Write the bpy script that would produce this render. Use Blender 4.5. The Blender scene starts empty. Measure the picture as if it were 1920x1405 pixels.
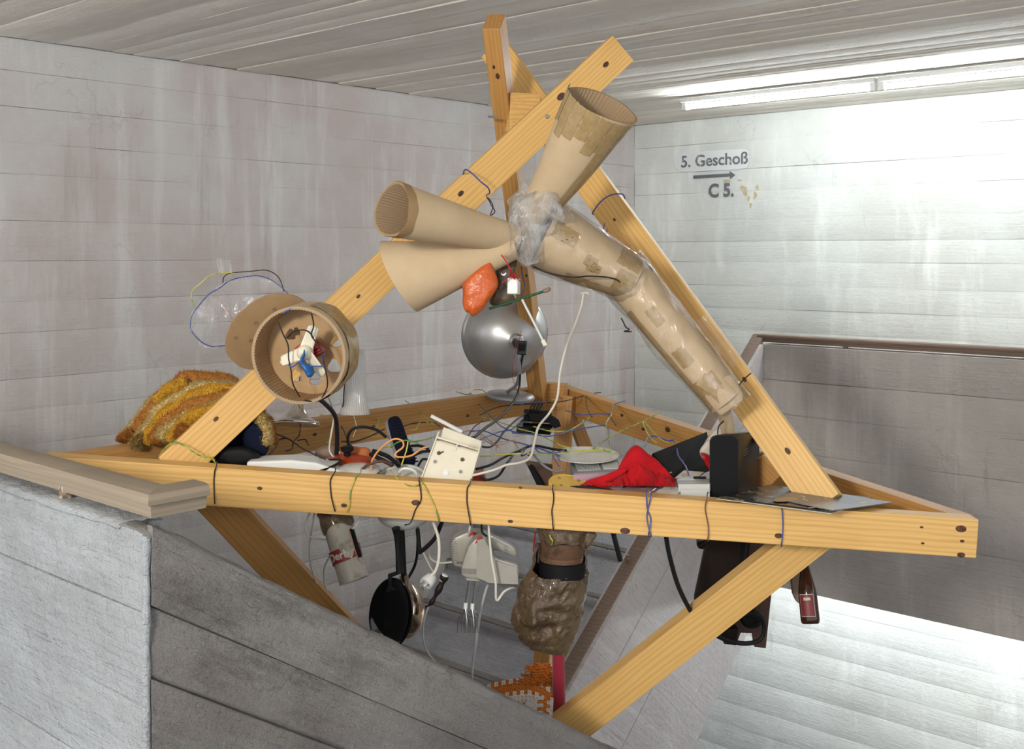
import bpy, bmesh, math, random
from mathutils import Vector as V, Matrix, noise
random.seed(7)
R = random.Random(11)
C = bpy.context.scene.collection
sc = bpy.context.scene
F = 2106.0          # focal length in pixels of the 1920 px wide frame
HY = 475.0          # row of the horizon
# ------------------------------------------------------------ camera, world, lights, exposure
cam = bpy.data.objects.new('camera', bpy.data.cameras.new('camera'))
C.objects.link(cam); sc.camera = cam
cam.location = (0, 0, 0); cam.rotation_euler = (math.pi / 2, 0, 0)
cam.data.sensor_width = 36; cam.data.lens = F / 1920 * 36
cam.data.shift_y = -(702.5 - HY) / 1920
cam.data.clip_start = .05; cam.data.clip_end = 60
w = bpy.data.worlds.new('world'); sc.world = w; w.use_nodes = True
bg = w.node_tree.nodes['Background']
bg.inputs[0].default_value = (.90, .95, 1.0, 1); bg.inputs[1].default_value = 1.8
def W(u, v, z): return V((.674 * u + .739 * v, .739 * u - .674 * v, z))
def area(name, loc, target, size, power, col, sy=None):
    l = bpy.data.lights.new(name, 'AREA'); l.energy = power; l.size = size; l.color = col
    if sy: l.shape = 'RECTANGLE'; l.size_y = sy
    o = bpy.data.objects.new(name, l); C.objects.link(o); o.location = loc
    o.rotation_euler = (V(target) - V(loc)).to_track_quat('-Z', 'Y').to_euler()
    return o
area('photo_lamp', (-1.7, -1.3, .70), (.2, 3.2, -.5), .45, 122, (1, .95, .86))
sc.view_settings.view_transform = 'Standard'; sc.view_settings.look = 'None'
sc.view_settings.gamma = 1; sc.view_settings.use_curve_mapping = False
sc.view_settings.exposure = 0.0
TUBE_POWER = 105

# ------------------------------------------------------------ helpers
def P(x, y, Y): return V(((x - 960) / F * Y, Y, -(y - HY) / F * Y))
def Q(x, y, Z=-.57):
    return P(x, y, -Z * F / (y - HY))
def wloc(o):
    s = V((0, 0, 0))
    while o: s += o.location; o = o.parent
    return s
def smoothpath(pts, k=6, closed=False):
    if len(pts) < 3: return [V(p) for p in pts]
    out = []; n = len(pts); m = n if closed else n - 1
    g = (lambda i: pts[i % n]) if closed else (lambda i: pts[max(0, min(n - 1, i))])
    for i in range(m):
        a, b, c, d = g(i - 1), g(i), g(i + 1), g(i + 2)
        for j in range(k):
            t = j / k
            out.append(.5 * ((2 * b) + (c - a) * t + (2 * a - 5 * b + 4 * c - d) * t * t + (3 * b - a - 3 * c + d) * t ** 3))
    if not closed: out.append(V(pts[-1]))
    return out
def frame(o, z, x=None):
    z = V(z).normalized()
    x = V(x) if x is not None else (V((1, 0, 0)) if abs(z.x) < .8 else V((0, 1, 0)))
    x = (x - z * x.dot(z)).normalized(); y = z.cross(x)
    M = Matrix((x, y, z)).transposed().to_4x4(); M.translation = V(o); return M
class MB:
    def __init__(s): s.v = []; s.f = []; s.m = []
    def add(s, vs, fs, mi=0):
        b = len(s.v); s.v += [V(q) for q in vs]
        s.f += [tuple(b + i for i in f) for f in fs]; s.m += [mi] * len(fs)
    def box(s, M, sx, sy, sz, mi=0):
        M = M if isinstance(M, Matrix) else Matrix.Translation(M)
        vs = [M @ V((x * sx / 2, y * sy / 2, z * sz / 2)) for x in (-1, 1) for y in (-1, 1) for z in (-1, 1)]
        s.add(vs, [(0, 1, 3, 2), (4, 6, 7, 5), (0, 4, 5, 1), (2, 3, 7, 6), (0, 2, 6, 4), (1, 5, 7, 3)], mi); return s
    def prism(s, poly, off, mi=0):
        n = len(poly); vs = list(poly) + [V(p) + V(off) for p in poly]
        s.add(vs, [tuple(range(n - 1, -1, -1)), tuple(range(n, 2 * n))] + [(i, (i + 1) % n, n + (i + 1) % n, n + i) for i in range(n)], mi); return s
    def tube(s, pts, r, n=8, closed=False, mi=0, flat=None):
        rr = r if callable(r) else (lambda t: r)
        m = len(pts); rings = []; up = None
        for i, p in enumerate(pts):
            a = pts[(i - 1) % m] if closed or i else p; b = pts[(i + 1) % m] if closed or i < m - 1 else p
            d = (b - a)
            d = d.normalized() if d.length > 1e-9 else V((0, 0, 1))
            if up is None: up = V((0, 0, 1)) if abs(d.z) < .9 else V((1, 0, 0))
            up = (up - d * up.dot(d)); up = up.normalized() if up.length > 1e-6 else d.orthogonal().normalized()
            q = d.cross(up); ra = rr(i / max(1, m - 1)); fl = flat or 1
            rings.append([p + (up * math.sin(2 * math.pi * k / n) * fl + q * math.cos(2 * math.pi * k / n)) * ra for k in range(n)])
        vs = [q for g in rings for q in g]
        fs = [(i * n + k, i * n + (k + 1) % n, ((i + 1) % m) * n + (k + 1) % n, ((i + 1) % m) * n + k) for i in range(m if closed else m - 1) for k in range(n)]
        if not closed: fs += [tuple(range(n - 1, -1, -1)), tuple((m - 1) * n + k for k in range(n))]
        s.add(vs, fs, mi); return s
    def lathe(s, M, prof, n=32, sx=1, sy=1, a0=0, a1=2 * math.pi, mi=0, rib=0, nr=0):
        full = abs(a1 - a0 - 2 * math.pi) < 1e-6; k = n if full else n + 1; vs = []
        for r, z in prof:
            for i in range(k):
                a = a0 + (a1 - a0) * i / n; q = r * (1 + rib * math.cos(nr * a))
                vs.append(M @ V((q * sx * math.cos(a), q * sy * math.sin(a), z)))
        fs = []
        for j in range(len(prof) - 1):
            for i in range(n):
                fs.append((j * k + i, j * k + (i + 1) % k, (j + 1) * k + (i + 1) % k, (j + 1) * k + i))
        if full:
            if prof[0][0] > 1e-4: fs.append(tuple(range(k - 1, -1, -1)))
            if prof[-1][0] > 1e-4: fs.append(tuple((len(prof) - 1) * k + i for i in range(k)))
        s.add(vs, fs, mi); return s
    def grid(s, fn, nu, nv, mi=0, keep=None, wrap=False):
        k = nu if wrap else nu + 1
        vs = [fn(i / nu, j / nv) for j in range(nv + 1) for i in range(k)]
        fs = []; ms = []
        for j in range(nv):
            for i in range(nu):
                if keep and not keep(i, j): continue
                fs.append((j * k + i, j * k + (i + 1) % k, (j + 1) * k + (i + 1) % k, (j + 1) * k + i))
                ms.append(mi(i, j) if callable(mi) else mi)
        b = len(s.v); s.v += [V(q) for q in vs]; s.f += [tuple(b + q for q in f) for f in fs]; s.m += ms; return s
    def build(s, name, mat, parent=None, smooth=0, bevel=0, loc=None, mats=None, solid=0, kind=None, sub=0, disp=None):
        me = bpy.data.meshes.new(name)
        o = V((0, 0, 0))
        if parent is not None: o = wloc(parent)
        elif loc == 'base':
            xs = [q.x for q in s.v]; ys = [q.y for q in s.v]; zs = [q.z for q in s.v]
            o = V(((min(xs) + max(xs)) / 2, (min(ys) + max(ys)) / 2, min(zs)))
        elif loc is not None: o = V(loc)
        vs = s.v
        if disp: vs = [disp(q) for q in vs]
        me.from_pydata([tuple(q - o) for q in vs], [], s.f)
        for m_ in (mats or [mat]): me.materials.append(m_)
        for p, mi in zip(me.polygons, s.m): p.material_index = mi
        bm = bmesh.new(); bm.from_mesh(me)
        bmesh.ops.remove_doubles(bm, verts=bm.verts, dist=1e-6)
        if bevel: bmesh.ops.bevel(bm, geom=[e for e in bm.edges if len(e.link_faces) == 2 and e.calc_face_angle(0) > .5], offset=bevel, segments=2, affect='EDGES', profile=.5)
        if not solid: bmesh.ops.recalc_face_normals(bm, faces=bm.faces)
        bm.to_mesh(me); bm.free()
        if smooth:
            me.polygons.foreach_set('use_smooth', [True] * len(me.polygons))
            me.set_sharp_from_angle(angle=math.radians(smooth))
        ob = bpy.data.objects.new(name, me); C.objects.link(ob)
        if parent is not None: ob.parent = parent
        else: ob.location = o
        if solid: md = ob.modifiers.new('s', 'SOLIDIFY'); md.thickness = solid; md.offset = 0
        if sub: md = ob.modifiers.new('b', 'SUBSURF'); md.levels = sub; md.render_levels = sub
        if kind: ob['kind'] = kind
        return ob
def tag(o, label, cat, group=None):
    o['label'] = label; o['category'] = cat
    if group: o['group'] = group
    return o
def thing(name, label, cat, loc, group=None):
    o = bpy.data.objects.new(name, None); C.objects.link(o); o.location = loc; o.empty_display_size = .05
    return tag(o, label, cat, group)
def dup(o, parent=None):
    c = o.copy(); C.objects.link(c); c.parent = parent
    for ch in list(o.children): dup(ch, c)
    return c
def ppoly(pts, Y): return [P(x, y, Y) for x, y in pts]

# ------------------------------------------------------------ materials
def newmat(name):
    m = bpy.data.materials.new(name); m.use_nodes = True
    nt = m.node_tree; return m, nt, nt.nodes['Principled BSDF']
def node(nt, t, **kw):
    n = nt.nodes.new(t)
    for k, v in kw.items():
        if k.startswith('i_'): n.inputs[int(k[2:]) if k[2:].isdigit() else k[2:].replace('_', ' ')].default_value = v
        else: setattr(n, k, v)
    return n
def ramp(nt, src, stops, interp='LINEAR'):
    r = nt.nodes.new('ShaderNodeValToRGB'); e = r.color_ramp.elements; r.color_ramp.interpolation = interp
    while len(e) < len(stops): e.new(.5)
    for q, (p, c) in zip(e, stops): q.position = p; q.color = (*c, 1) if len(c) == 3 else c
    nt.links.new(src, r.inputs[0]); return r.outputs[0]
def mix(nt, a, b, fac, mode='MIX'):
    n = nt.nodes.new('ShaderNodeMix'); n.data_type = 'RGBA'; n.blend_type = mode
    for i, q in ((6, a), (7, b), (0, fac)):
        if isinstance(q, (tuple, float, int)): n.inputs[i].default_value = (*q, 1) if isinstance(q, tuple) else q
        else: nt.links.new(q, n.inputs[i])
    return n.outputs[2]
def bump(nt, b, h, strength=.3, dist=.01, prev=None):
    n = nt.nodes.new('ShaderNodeBump'); n.inputs['Strength'].default_value = strength; n.inputs['Distance'].default_value = dist
    nt.links.new(h, n.inputs['Height'])
    if prev is not None: nt.links.new(prev, n.inputs['Normal'])
    if b is not None: nt.links.new(n.outputs[0], b.inputs['Normal'])
    return n.outputs[0]
def nz(nt, vec, scale, detail=4, rough=.6, dist=0.0):
    n = nt.nodes.new('ShaderNodeTexNoise'); n.inputs['Scale'].default_value = scale; n.inputs['Detail'].default_value = detail
    n.inputs['Roughness'].default_value = rough; n.inputs['Distortion'].default_value = dist
    nt.links.new(vec, n.inputs['Vector']); return n.outputs[0]
def mapping(nt, vec, scale=(1, 1, 1), rot=(0, 0, 0), loc=(0, 0, 0)):
    n = nt.nodes.new('ShaderNodeMapping'); n.inputs['Scale'].default_value = scale; n.inputs['Rotation'].default_value = rot
    n.inputs['Location'].default_value = loc; nt.links.new(vec, n.inputs['Vector']); return n.outputs[0]
def concrete(name, c1, c2, dark, streak=(5, 5, .5), grain=(2, 2, 40), sl=(.60, .74), amt=.55, bumpy=.5, tilt=0.0, pit=.55, fs=38, crack=.35):
    m, nt, b = newmat(name)
    geo = node(nt, 'ShaderNodeNewGeometry').outputs['Position']
    base = mapping(nt, geo, rot=(0, 0, math.radians(42.4)))
    if tilt: base = mapping(nt, base, rot=(tilt, 0, 0))
    a = nz(nt, base, 1.6, 5, .62)
    col = mix(nt, c1, c2, ramp(nt, a, [(.38, (0, 0, 0)), (.62, (1, 1, 1))]))
    st = nz(nt, mapping(nt, base, scale=streak), 1.4, 6, .65)
    col = mix(nt, col, tuple(min(1, q * 1.16) for q in c2), ramp(nt, st, [(.52, (0, 0, 0)), (.66, (.7, .7, .7))]))
    st2 = nz(nt, mapping(nt, base, scale=streak, loc=(9, 3, 4)), 2.1, 8, .72)
    gate = nz(nt, mapping(nt, base, loc=(3, 8, 1)), .9, 3, .5)
    k = nt.nodes.new('ShaderNodeMath'); k.operation = 'MULTIPLY'
    nt.links.new(ramp(nt, st2, [(sl[0], (0, 0, 0)), (sl[1], (amt, amt, amt))]), k.inputs[0])
    nt.links.new(ramp(nt, gate, [(.42, (.1, .1, .1)), (.6, (1, 1, 1))]), k.inputs[1])
    col = mix(nt, col, dark, k.outputs[0])
    fine = nz(nt, base, fs, 6, .75)
    col = mix(nt, col, tuple(q * .55 for q in dark), ramp(nt, fine, [(.66, (0, 0, 0)), (.76, (pit, pit, pit))]))
    if crack:
        vo = nt.nodes.new('ShaderNodeTexVoronoi'); vo.feature = 'DISTANCE_TO_EDGE'; vo.inputs['Scale'].default_value = .9
        wv_ = nt.nodes.new('ShaderNodeVectorMath'); wv_.operation = 'ADD'; nt.links.new(base, wv_.inputs[0])
        nn_ = nt.nodes.new('ShaderNodeTexNoise'); nn_.inputs['Scale'].default_value = 3; nn_.inputs['Detail'].default_value = 6; nt.links.new(base, nn_.inputs['Vector']); nt.links.new(nn_.outputs[1], wv_.inputs[1])
        nt.links.new(wv_.outputs[0], vo.inputs['Vector'])
        cr_ = ramp(nt, vo.outputs['Distance'], [(0, (crack,) * 3), (.006, (0, 0, 0))])
        kk_ = nt.nodes.new('ShaderNodeMath'); kk_.operation = 'MULTIPLY'; nt.links.new(cr_, kk_.inputs[0])
        nt.links.new(ramp(nt, nz(nt, mapping(nt, base, loc=(5, 5, 5)), 2.4, 3), [(.5, (0, 0, 0)), (.6, (1, 1, 1))]), kk_.inputs[1])
        col = mix(nt, col, dark, kk_.outputs[0])
    nt.links.new(col, b.inputs['Base Color']); b.inputs['Roughness'].default_value = .88
    gr = nz(nt, mapping(nt, base, scale=grain), 2.2, 5, .6, .4)
    n1 = bump(nt, None, gr, .6 * bumpy, .014)
    n2 = bump(nt, None, nz(nt, base, 9, 6, .7), .8 * bumpy, .025, n1)
    bump(nt, b, fine, .7 * bumpy, .007, n2)
    return m
M_wall = concrete('painted_concrete_left', (.545, .475, .455), (.60, .585, .575), (.33, .29, .26), sl=(.56,.72))
M_wallb = concrete('painted_concrete_back', (.66, .67, .63), (.76, .78, .75), (.40, .38, .32), streak=(4, 4, .9))
M_ceil = concrete('ceiling_concrete', (.79, .725, .64), (.84, .80, .735), (.46, .39, .32), streak=(.5, 5, 5), grain=(.8, 22, 6), amt=.4)
M_par = concrete('parapet_concrete', (.30, .31, .325), (.36, .38, .40), (.19, .18, .175), streak=(1.2, 3, 4), grain=(2, 2, 30), bumpy=1.2)
M_pard = concrete('parapet_concrete_rough', (.275, .25, .24), (.42, .40, .385), (.13, .115, .105), streak=(3, 1.2, 4), grain=(12, 1.6, 34), sl=(.50, .66), bumpy=2.0, tilt=.557, pit=.8, fs=85, amt=.75)
M_far = concrete('landing_concrete', (.47, .43, .395), (.56, .52, .49), (.22, .19, .17), sl=(.55, .7), bumpy=.9)
M_str = concrete('stringer_concrete', (.50, .455, .45), (.58, .545, .53), (.30, .26, .24), streak=(3, 1.2, 8), bumpy=.8, tilt=.70, grain=(8, 1.5, 20))
M_step = concrete('step_concrete', (.43, .435, .475), (.50, .51, .555), (.16, .15, .15), streak=(2, 4, 4), sl=(.5, .68), bumpy=.8, pit=.8)
M_tread = concrete('tread_concrete', (.18, .155, .145), (.23, .205, .19), (.10, .085, .08), streak=(2, 3, 3), bumpy=.6)
def wood(name, c1, c2, cd, rough=.5, sc_=1.0, spec=.4):
    m, nt, b = newmat(name)
    tc = node(nt, 'ShaderNodeTexCoord').outputs['Object']
    rnd = node(nt, 'ShaderNodeObjectInfo').outputs['Random']
    off = nt.nodes.new('ShaderNodeVectorMath'); off.operation = 'ADD'; nt.links.new(tc, off.inputs[0])
    ml = nt.nodes.new('ShaderNodeMath'); ml.operation = 'MULTIPLY'; ml.inputs[1].default_value = 17; nt.links.new(rnd, ml.inputs[0]); nt.links.new(ml.outputs[0], off.inputs[1])
    v = off.outputs[0]
    warp = nz(nt, mapping(nt, v, scale=(2.2, 6, 6)), 1.0, 2, .5)
    wv = nt.nodes.new('ShaderNodeTexWave'); wv.bands_direction = 'Z'; wv.inputs['Scale'].default_value = 24 * sc_
    wv.inputs['Distortion'].default_value = 11; wv.inputs['Detail'].default_value = 3; wv.inputs['Detail Scale'].default_value = .55
    nt.links.new(mapping(nt, v, scale=(.11, .5, 1)), wv.inputs['Vector'])
    g = nz(nt, mapping(nt, v, scale=(1.6, 70, 90)), 1.3, 3, .6)
    col = mix(nt, c1, c2, ramp(nt, wv.outputs[1], [(.35, (0, 0, 0)), (.62, (.16, .16, .16)), (.9, (.5, .5, .5))]))
    col = mix(nt, col, c2, ramp(nt, g, [(.45, (0, 0, 0)), (.75, (.5, .5, .5))]))
    col = mix(nt, col, cd, ramp(nt, warp, [(.60, (0, 0, 0)), (.76, (.5, .5, .5))]))
    nt.links.new(col, b.inputs['Base Color']); b.inputs['Roughness'].default_value = rough
    b.inputs['Specular IOR Level'].default_value = spec
    bump(nt, b, g, .18, .003); return m
M_pine = wood('pine', (.76, .47, .165), (.60, .32, .085), (.50, .25, .065))
M_pine2 = wood('pine_orange', (.52, .275, .085), (.39, .18, .046), (.28, .115, .028))
M_rail = wood('weathered_oak', (.285, .23, .17), (.22, .175, .125), (.165, .125, .088), rough=.6)
M_railf = wood('dark_oak', (.22, .155, .115), (.15, .10, .075), (.10, .07, .05), rough=.6)
def plain(name, col, rough=.5, metal=0.0, spec=.5, bscale=0, bstr=.3, bdist=.004, alpha=1, trans=0, coat=0, mottled=None, em=0, sheen=0, detail=4):
    m, nt, b = newmat(name)
    b.inputs['Base Color'].default_value = (*col, 1); b.inputs['Roughness'].default_value = rough
    b.inputs['Metallic'].default_value = metal; b.inputs['Alpha'].default_value = alpha
    b.inputs['Transmission Weight'].default_value = trans; b.inputs['Coat Weight'].default_value = coat
    b.inputs['Sheen Weight'].default_value = sheen; b.inputs['Specular IOR Level'].default_value = spec if max(col) > .05 else min(spec, .16)
    tc = node(nt, 'ShaderNodeTexCoord').outputs['Object']
    if mottled:
        c2, s, lo, hi = mottled
        nt.links.new(mix(nt, col, c2, ramp(nt, nz(nt, tc, s, 5, .65), [(lo, (0, 0, 0)), (hi, (1, 1, 1))])), b.inputs['Base Color'])
    if bscale: bump(nt, b, nz(nt, tc, bscale, detail, .6), bstr, bdist)
    if em: b.inputs['Emission Color'].default_value = (*col, 1); b.inputs['Emission Strength'].default_value = em
    return m
M_card = plain('cardboard', (.56, .425, .27), .8, spec=.2, bscale=60, bstr=.12, bdist=.002, mottled=((.50, .37, .225), 9, .35, .7))
M_cardp = plain('cardboard_plate', (.43, .285, .15), .8, spec=.2, mottled=((.37, .235, .115), 14, .4, .7))
M_cardd = plain('cardboard_dark', (.34, .215, .105), .8, mottled=((.28, .17, .08), 12, .4, .7))
M_cardi = plain('cardboard_inside', (.36, .25, .145), .85)
M_tape = plain('brown_tape', (.33, .22, .095), .25, mottled=((.40, .285, .14), 50, .40, .65), bscale=40, bstr=.25)
M_film_old = plain('clear_film', (.92, .92, .92), .10, alpha=.13, bscale=28, bstr=1.0, bdist=.02, detail=6)
M_film2_old = plain('clear_film_crumpled', (.9, .9, .9), .08, alpha=.32, bscale=34, bstr=1.0, bdist=.03, detail=8)
def film(name, base, edge, bs, rough=.07, bd=.012, dif=.12):
    m, nt, b = newmat(name); nt.nodes.remove(b); out = nt.nodes['Material Output']
    tr = node(nt, 'ShaderNodeBsdfTransparent'); gl = node(nt, 'ShaderNodeBsdfGlossy'); gl.inputs['Roughness'].default_value = rough
    lw = node(nt, 'ShaderNodeLayerWeight'); lw.inputs['Blend'].default_value = .28
    tc = node(nt, 'ShaderNodeTexCoord').outputs['Object']
    bn = bump(nt, None, nz(nt, mapping(nt, tc, scale=(1, 1, .35)), bs, 6, .6, 1.5), 1.0, bd)
    nt.links.new(bn, gl.inputs['Normal']); nt.links.new(bn, lw.inputs['Normal'])
    ma = nt.nodes.new('ShaderNodeMath'); ma.operation = 'MULTIPLY_ADD'; ma.use_clamp = True; nt.links.new(lw.outputs[0], ma.inputs[0])
    ma.inputs[1].default_value = edge; ma.inputs[2].default_value = base
    mx = node(nt, 'ShaderNodeMixShader'); nt.links.new(ma.outputs[0], mx.inputs[0]); nt.links.new(tr.outputs[0], mx.inputs[1]); df = node(nt, 'ShaderNodeBsdfDiffuse'); df.inputs['Color'].default_value = (.85, .85, .85, 1); m2 = node(nt, 'ShaderNodeMixShader'); m2.inputs[0].default_value = dif
    nt.links.new(gl.outputs[0], m2.inputs[1]); nt.links.new(df.outputs[0], m2.inputs[2]); nt.links.new(m2.outputs[0], mx.inputs[2])
    nt.links.new(mx.outputs[0], out.inputs['Surface']); return m
M_film = film('clear_film', .05, .42, 11, rough=.045)
M_film2 = film('clear_film_crumpled', .05, .6, 16, rough=.05, bd=.02, dif=.45)
M_bag = plain('brown_tape_skin', (.085, .052, .026), .18, bscale=16, bstr=1.0, bdist=.022, coat=.3, mottled=((.135, .088, .042), 7, .4, .65), detail=7)
M_black = plain('black_plastic', (.007, .007, .008), .6)
M_blackg = plain('black_gloss', (.006, .006, .007), .09, coat=.5)
M_cable = plain('black_cable', (.014, .014, .015), .45)
M_cream = plain('cream_plastic', (.72, .67, .54), .4, mottled=((.66, .60, .45), 8, .4, .7))
M_white = plain('white_plastic', (.74, .75, .74), .35)
M_wirew = plain('white_cord', (.66, .62, .54), .5)
M_wireo = plain('orange_wire', (.72, .33, .10), .45)
M_wireb = plain('blue_wire', (.05, .08, .30), .45)
M_wirey = plain('green_yellow_wire', (.50, .47, .07), .45, mottled=((.10, .26, .05), 30, .5, .56))
M_wirek = plain('brown_black_wire', (.03, .022, .025), .4)
M_copper = plain('copper_wire', (.45, .2, .10), .4)
M_chrome = plain('chrome', (.62, .57, .52), .13, 1.0)
M_bronze = plain('bronze_chrome', (.50, .40, .31), .12, 1.0)
M_alu = plain('brushed_aluminium', (.46, .455, .45), .36, .65, bscale=8, bstr=.05)
M_alub = plain('grey_enamel', (.30, .30, .31), .35, .4)
M_steel = plain('steel', (.7, .7, .72), .22, 1.0)
M_bluec = plain('blue_rubber', (.015, .10, .30), .45, bscale=25)
M_red = plain('red_felt', (.47, .011, .016), .95, spec=.1, bscale=90, bstr=.3, mottled=((.36, .008, .012), 8, .4, .6), sheen=.05)
M_redp = plain('red_plastic', (.42, .012, .02), .35)
M_velvet = plain('crimson_velvet', (.30, .006, .03), .8, bscale=150, bstr=.4, sheen=.4)
M_orange = plain('orange_bag', (.56, .105, .018), .33, bscale=16, bstr=.8, bdist=.012)
M_enamel = plain('white_enamel', (.70, .70, .66), .18, coat=.4)
M_redlid = plain('red_enamel', (.40, .05, .015), .3)
M_terra = plain('orange_leather', (.42, .12, .03), .7, bscale=30)
M_navy = plain('navy_cloth', (.004, .0055, .016), .85, bscale=70, bstr=.5)
M_navyk = plain('navy_knit', (.005, .008, .024), .9, bscale=120, bstr=.8)
M_gold = plain('gold_lurex', (.48, .33, .10), .35, .55, bscale=160, bstr=1, bdist=.006, mottled=((.75, .60, .32), 140, .5, .6))
M_rust = plain('rust_wool', (.42, .17, .025), .95, bscale=140, bstr=1, bdist=.006, mottled=((.30, .10, .012), 90, .4, .6))
M_yel = plain('yellow_mesh', (.66, .36, .02), .8, bscale=150, bstr=1, bdist=.006, mottled=((.36, .16, .015), 190, .45, .6))
M_yellow = plain('yellow_plastic', (.68, .43, .06), .45)
M_grey = plain('grey_plastic', (.20, .20, .21), .45)
M_greyl = plain('light_grey_plastic', (.52, .53, .50), .45)
M_pink = plain('pinkish_metal', (.42, .27, .31), .35, .3)
M_umber = plain('umber_wood', (.085, .036, .022), .5, mottled=((.06, .026, .016), 14, .4, .7))
M_umberd = plain('black_brown_wood', (.018, .012, .010), .45)
M_vinylbox = plain('black_brown_veneer', (.022, .017, .015), .4)
M_glassb = plain('brown_glass', (.035, .012, .006), .08, coat=.6)
M_labelr = plain('red_label', (.17, .016, .02), .5)
M_paper = plain('off_white_paper', (.58, .54, .46), .7, mottled=((.38, .33, .27), 30, .5, .62))
M_can = plain('dirty_can_paper', (.42, .39, .33), .55, mottled=((.20, .16, .12), 22, .5, .66))
M_ink = plain('dark_grey_paint', (.17, .17, .18), .9, mottled=((.5, .51, .50), 42, .56, .64))
M_ink2 = plain('dark_grey_paint_solid', (.15, .15, .16), .9)
M_patch = plain('white_wall_paint', (.78, .80, .80), .9)
M_ochre = plain('ochre_stain', (.72, .60, .32), .9, alpha=.4)
M_sleeve = plain('blue_grey_sleeve', (.11, .12, .15), .3, mottled=((.17, .175, .21), 5, .4, .6))
M_sleeved = plain('dark_photo_sleeve', (.022, .018, .015), .18, mottled=((.22, .17, .09), 26, .53, .66))
M_cork = plain('rusty_wood', (.115, .055, .026), .7, mottled=((.06, .028, .012), 34, .5, .62))
M_crow = plain('white_crochet', (.80, .75, .70), .95, bscale=240, bstr=.6)
M_croo = plain('orange_crochet', (.60, .17, .018), .95, bscale=240, bstr=.6)
M_green = plain('dark_green_stick', (.012, .07, .03), .5)
M_tan = plain('tan_handle', (.22, .15, .105), .6)
M_knot = plain('knot', (.13, .05, .022), .6, mottled=((.03, .012, .008), 120, .4, .6))
M_screw = plain('zinc', (.45, .47, .52), .35, .9)
M_rustm = plain('rusty_steel', (.20, .13, .08), .7, .3, mottled=((.5, .46, .4), 80, .5, .6))
def glass(name, col, alpha, rough=.06):
    return plain(name, col, rough, alpha=alpha)
M_glass = plain('ribbed_glass', (.80, .79, .77), .1, alpha=.5, coat=.6)
M_tubeglow = plain('tube_glow', (.90, .97, 1.0), .5, em=TUBE_POWER)
M_tubeglow2 = plain('tube_glow_lower', (.92, .97, 1.0), .5, em=TUBE_POWER * .9)

# ------------------------------------------------------------ the setting
def boards(parent, O, du, dv, dn, L, widths, mat, cuts=(), th=.02, amp=.006, seg=.07, skew=0.0, lo=None, gap=.0022):
    """board-marked casting strips: L along du, stacked along dv, proud along dn by uneven amounts."""
    pos = 0
    for bi, wd in enumerate(widths):
        a = 0; ends = list(cuts) + [L]
        for ci, e in enumerate(ends):
            if e <= a: continue
            n = max(2, int((e - a) / seg)); pr = th + R.uniform(-amp, amp); s1 = R.uniform(0, 99)
            tw = R.uniform(-amp, amp) * .6
            vs = []; fs = []
            for i in range(n + 1):
                t = a + (e - a) * i / n
                j0 = max(.0002, gap * (.25 + 2.2 * noise.noise(V((t * 1.3, s1, 0))))) + .0006 * noise.noise(V((t * 25, s1, 0))); j1 = max(.0002, gap * (.2 + 2 * noise.noise(V((t * 1.7, s1, 5)))))
                bow = .0022 * noise.noise(V((t * 3, s1, 9)))
                sh = skew * 0
                for q, (y, h) in enumerate(((0, 0), (j0, pr - .0012 + bow), (j0 + .005, pr + bow - tw), (wd - j1 - .005, pr + bow + tw), (wd - j1, pr - .0012 + bow), (wd, 0))):
                    vs.append(O + du * t + dv * (pos + y) + dn * h)
            for i in range(n):
                for q in range(5): fs.append((i * 6 + q, i * 6 + q + 1, (i + 1) * 6 + q + 1, (i + 1) * 6 + q))
            fs += [(0, 1, 2, 3, 4, 5), tuple(n * 6 + q for q in (5, 4, 3, 2, 1, 0))]
            m = MB(); m.add(vs, fs); m.build('concrete_board', mat, parent, smooth=40)
            a = e
        pos += wd
def solid_uv(name, u0, u1, v0, v1, z0, z1, mat):
    m = MB(); m.prism([W(u0, v0, z0), W(u1, v0, z0), W(u1, v1, z0), W(u0, v1, z0)], (0, 0, z1 - z0))
    o = m.build(name, mat); o['kind'] = 'structure'; return o
U = (W(1, 0, 0)).normalized(); VV = (W(0, 1, 0)).normalized(); Z = V((0, 0, 1))
UB, VL, ZC = 6.66, -4.865, .93
wl = solid_uv('wall_left', -2.2, UB + .25, VL - .25, VL - .02, -4.3, ZC + .3, M_wall)
ws = [R.choice((.115, .13, .15, .10)) for _ in range(60)]
def fit(ws, tot):
    out = []; s = 0
    for q in ws:
        if s + q > tot: break
        out.append(q); s += q
    out[-1] += tot - s; return out
boards(wl, W(-2.2, VL - .02, -4.3), U, Z, VV, UB + 2.2, fit([q * 1.35 for q in ws], ZC + 4.3), M_wall, cuts=(4.72,), amp=.0014, th=.02, gap=.0011)
wb = solid_uv('wall_back', UB + .02, UB + .25, VL, 3.2, -4.3, ZC + .3, M_wallb)
boards(wb, W(UB + .02, VL, -4.3), VV, Z, -U, 8.0, fit([R.choice((.14, .16, .19, .15)) for _ in range(60)], ZC + 4.3), M_wallb, cuts=(2.46,), amp=.0017, gap=.0012)
ce = solid_uv('ceiling', -2.2, UB + .02, VL - .02, 3.2, ZC + .02, ZC + .3, M_ceil)
boards(ce, W(-2.2, VL + .012, ZC + .02), VV, U, -Z, 8.0, fit([R.choice((.11, .135, .16, .19)) for _ in range(90)], UB + 2.2), M_ceil, cuts=(), amp=.0035, seg=.05, gap=.0025)
fl = solid_uv('floor', -2.2, 1.03, VL, 3.2, -1.65, -1.45, M_par)
fl2 = solid_uv('floor', -2.2, UB, VL, 3.2, -4.3, -4.1, M_par)
wr = solid_uv('light_block_right', -2.2, UB, 3.2, 3.4, -4.3, -1.2, M_far)  # unseen low wall, added to hold back world light from below
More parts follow.
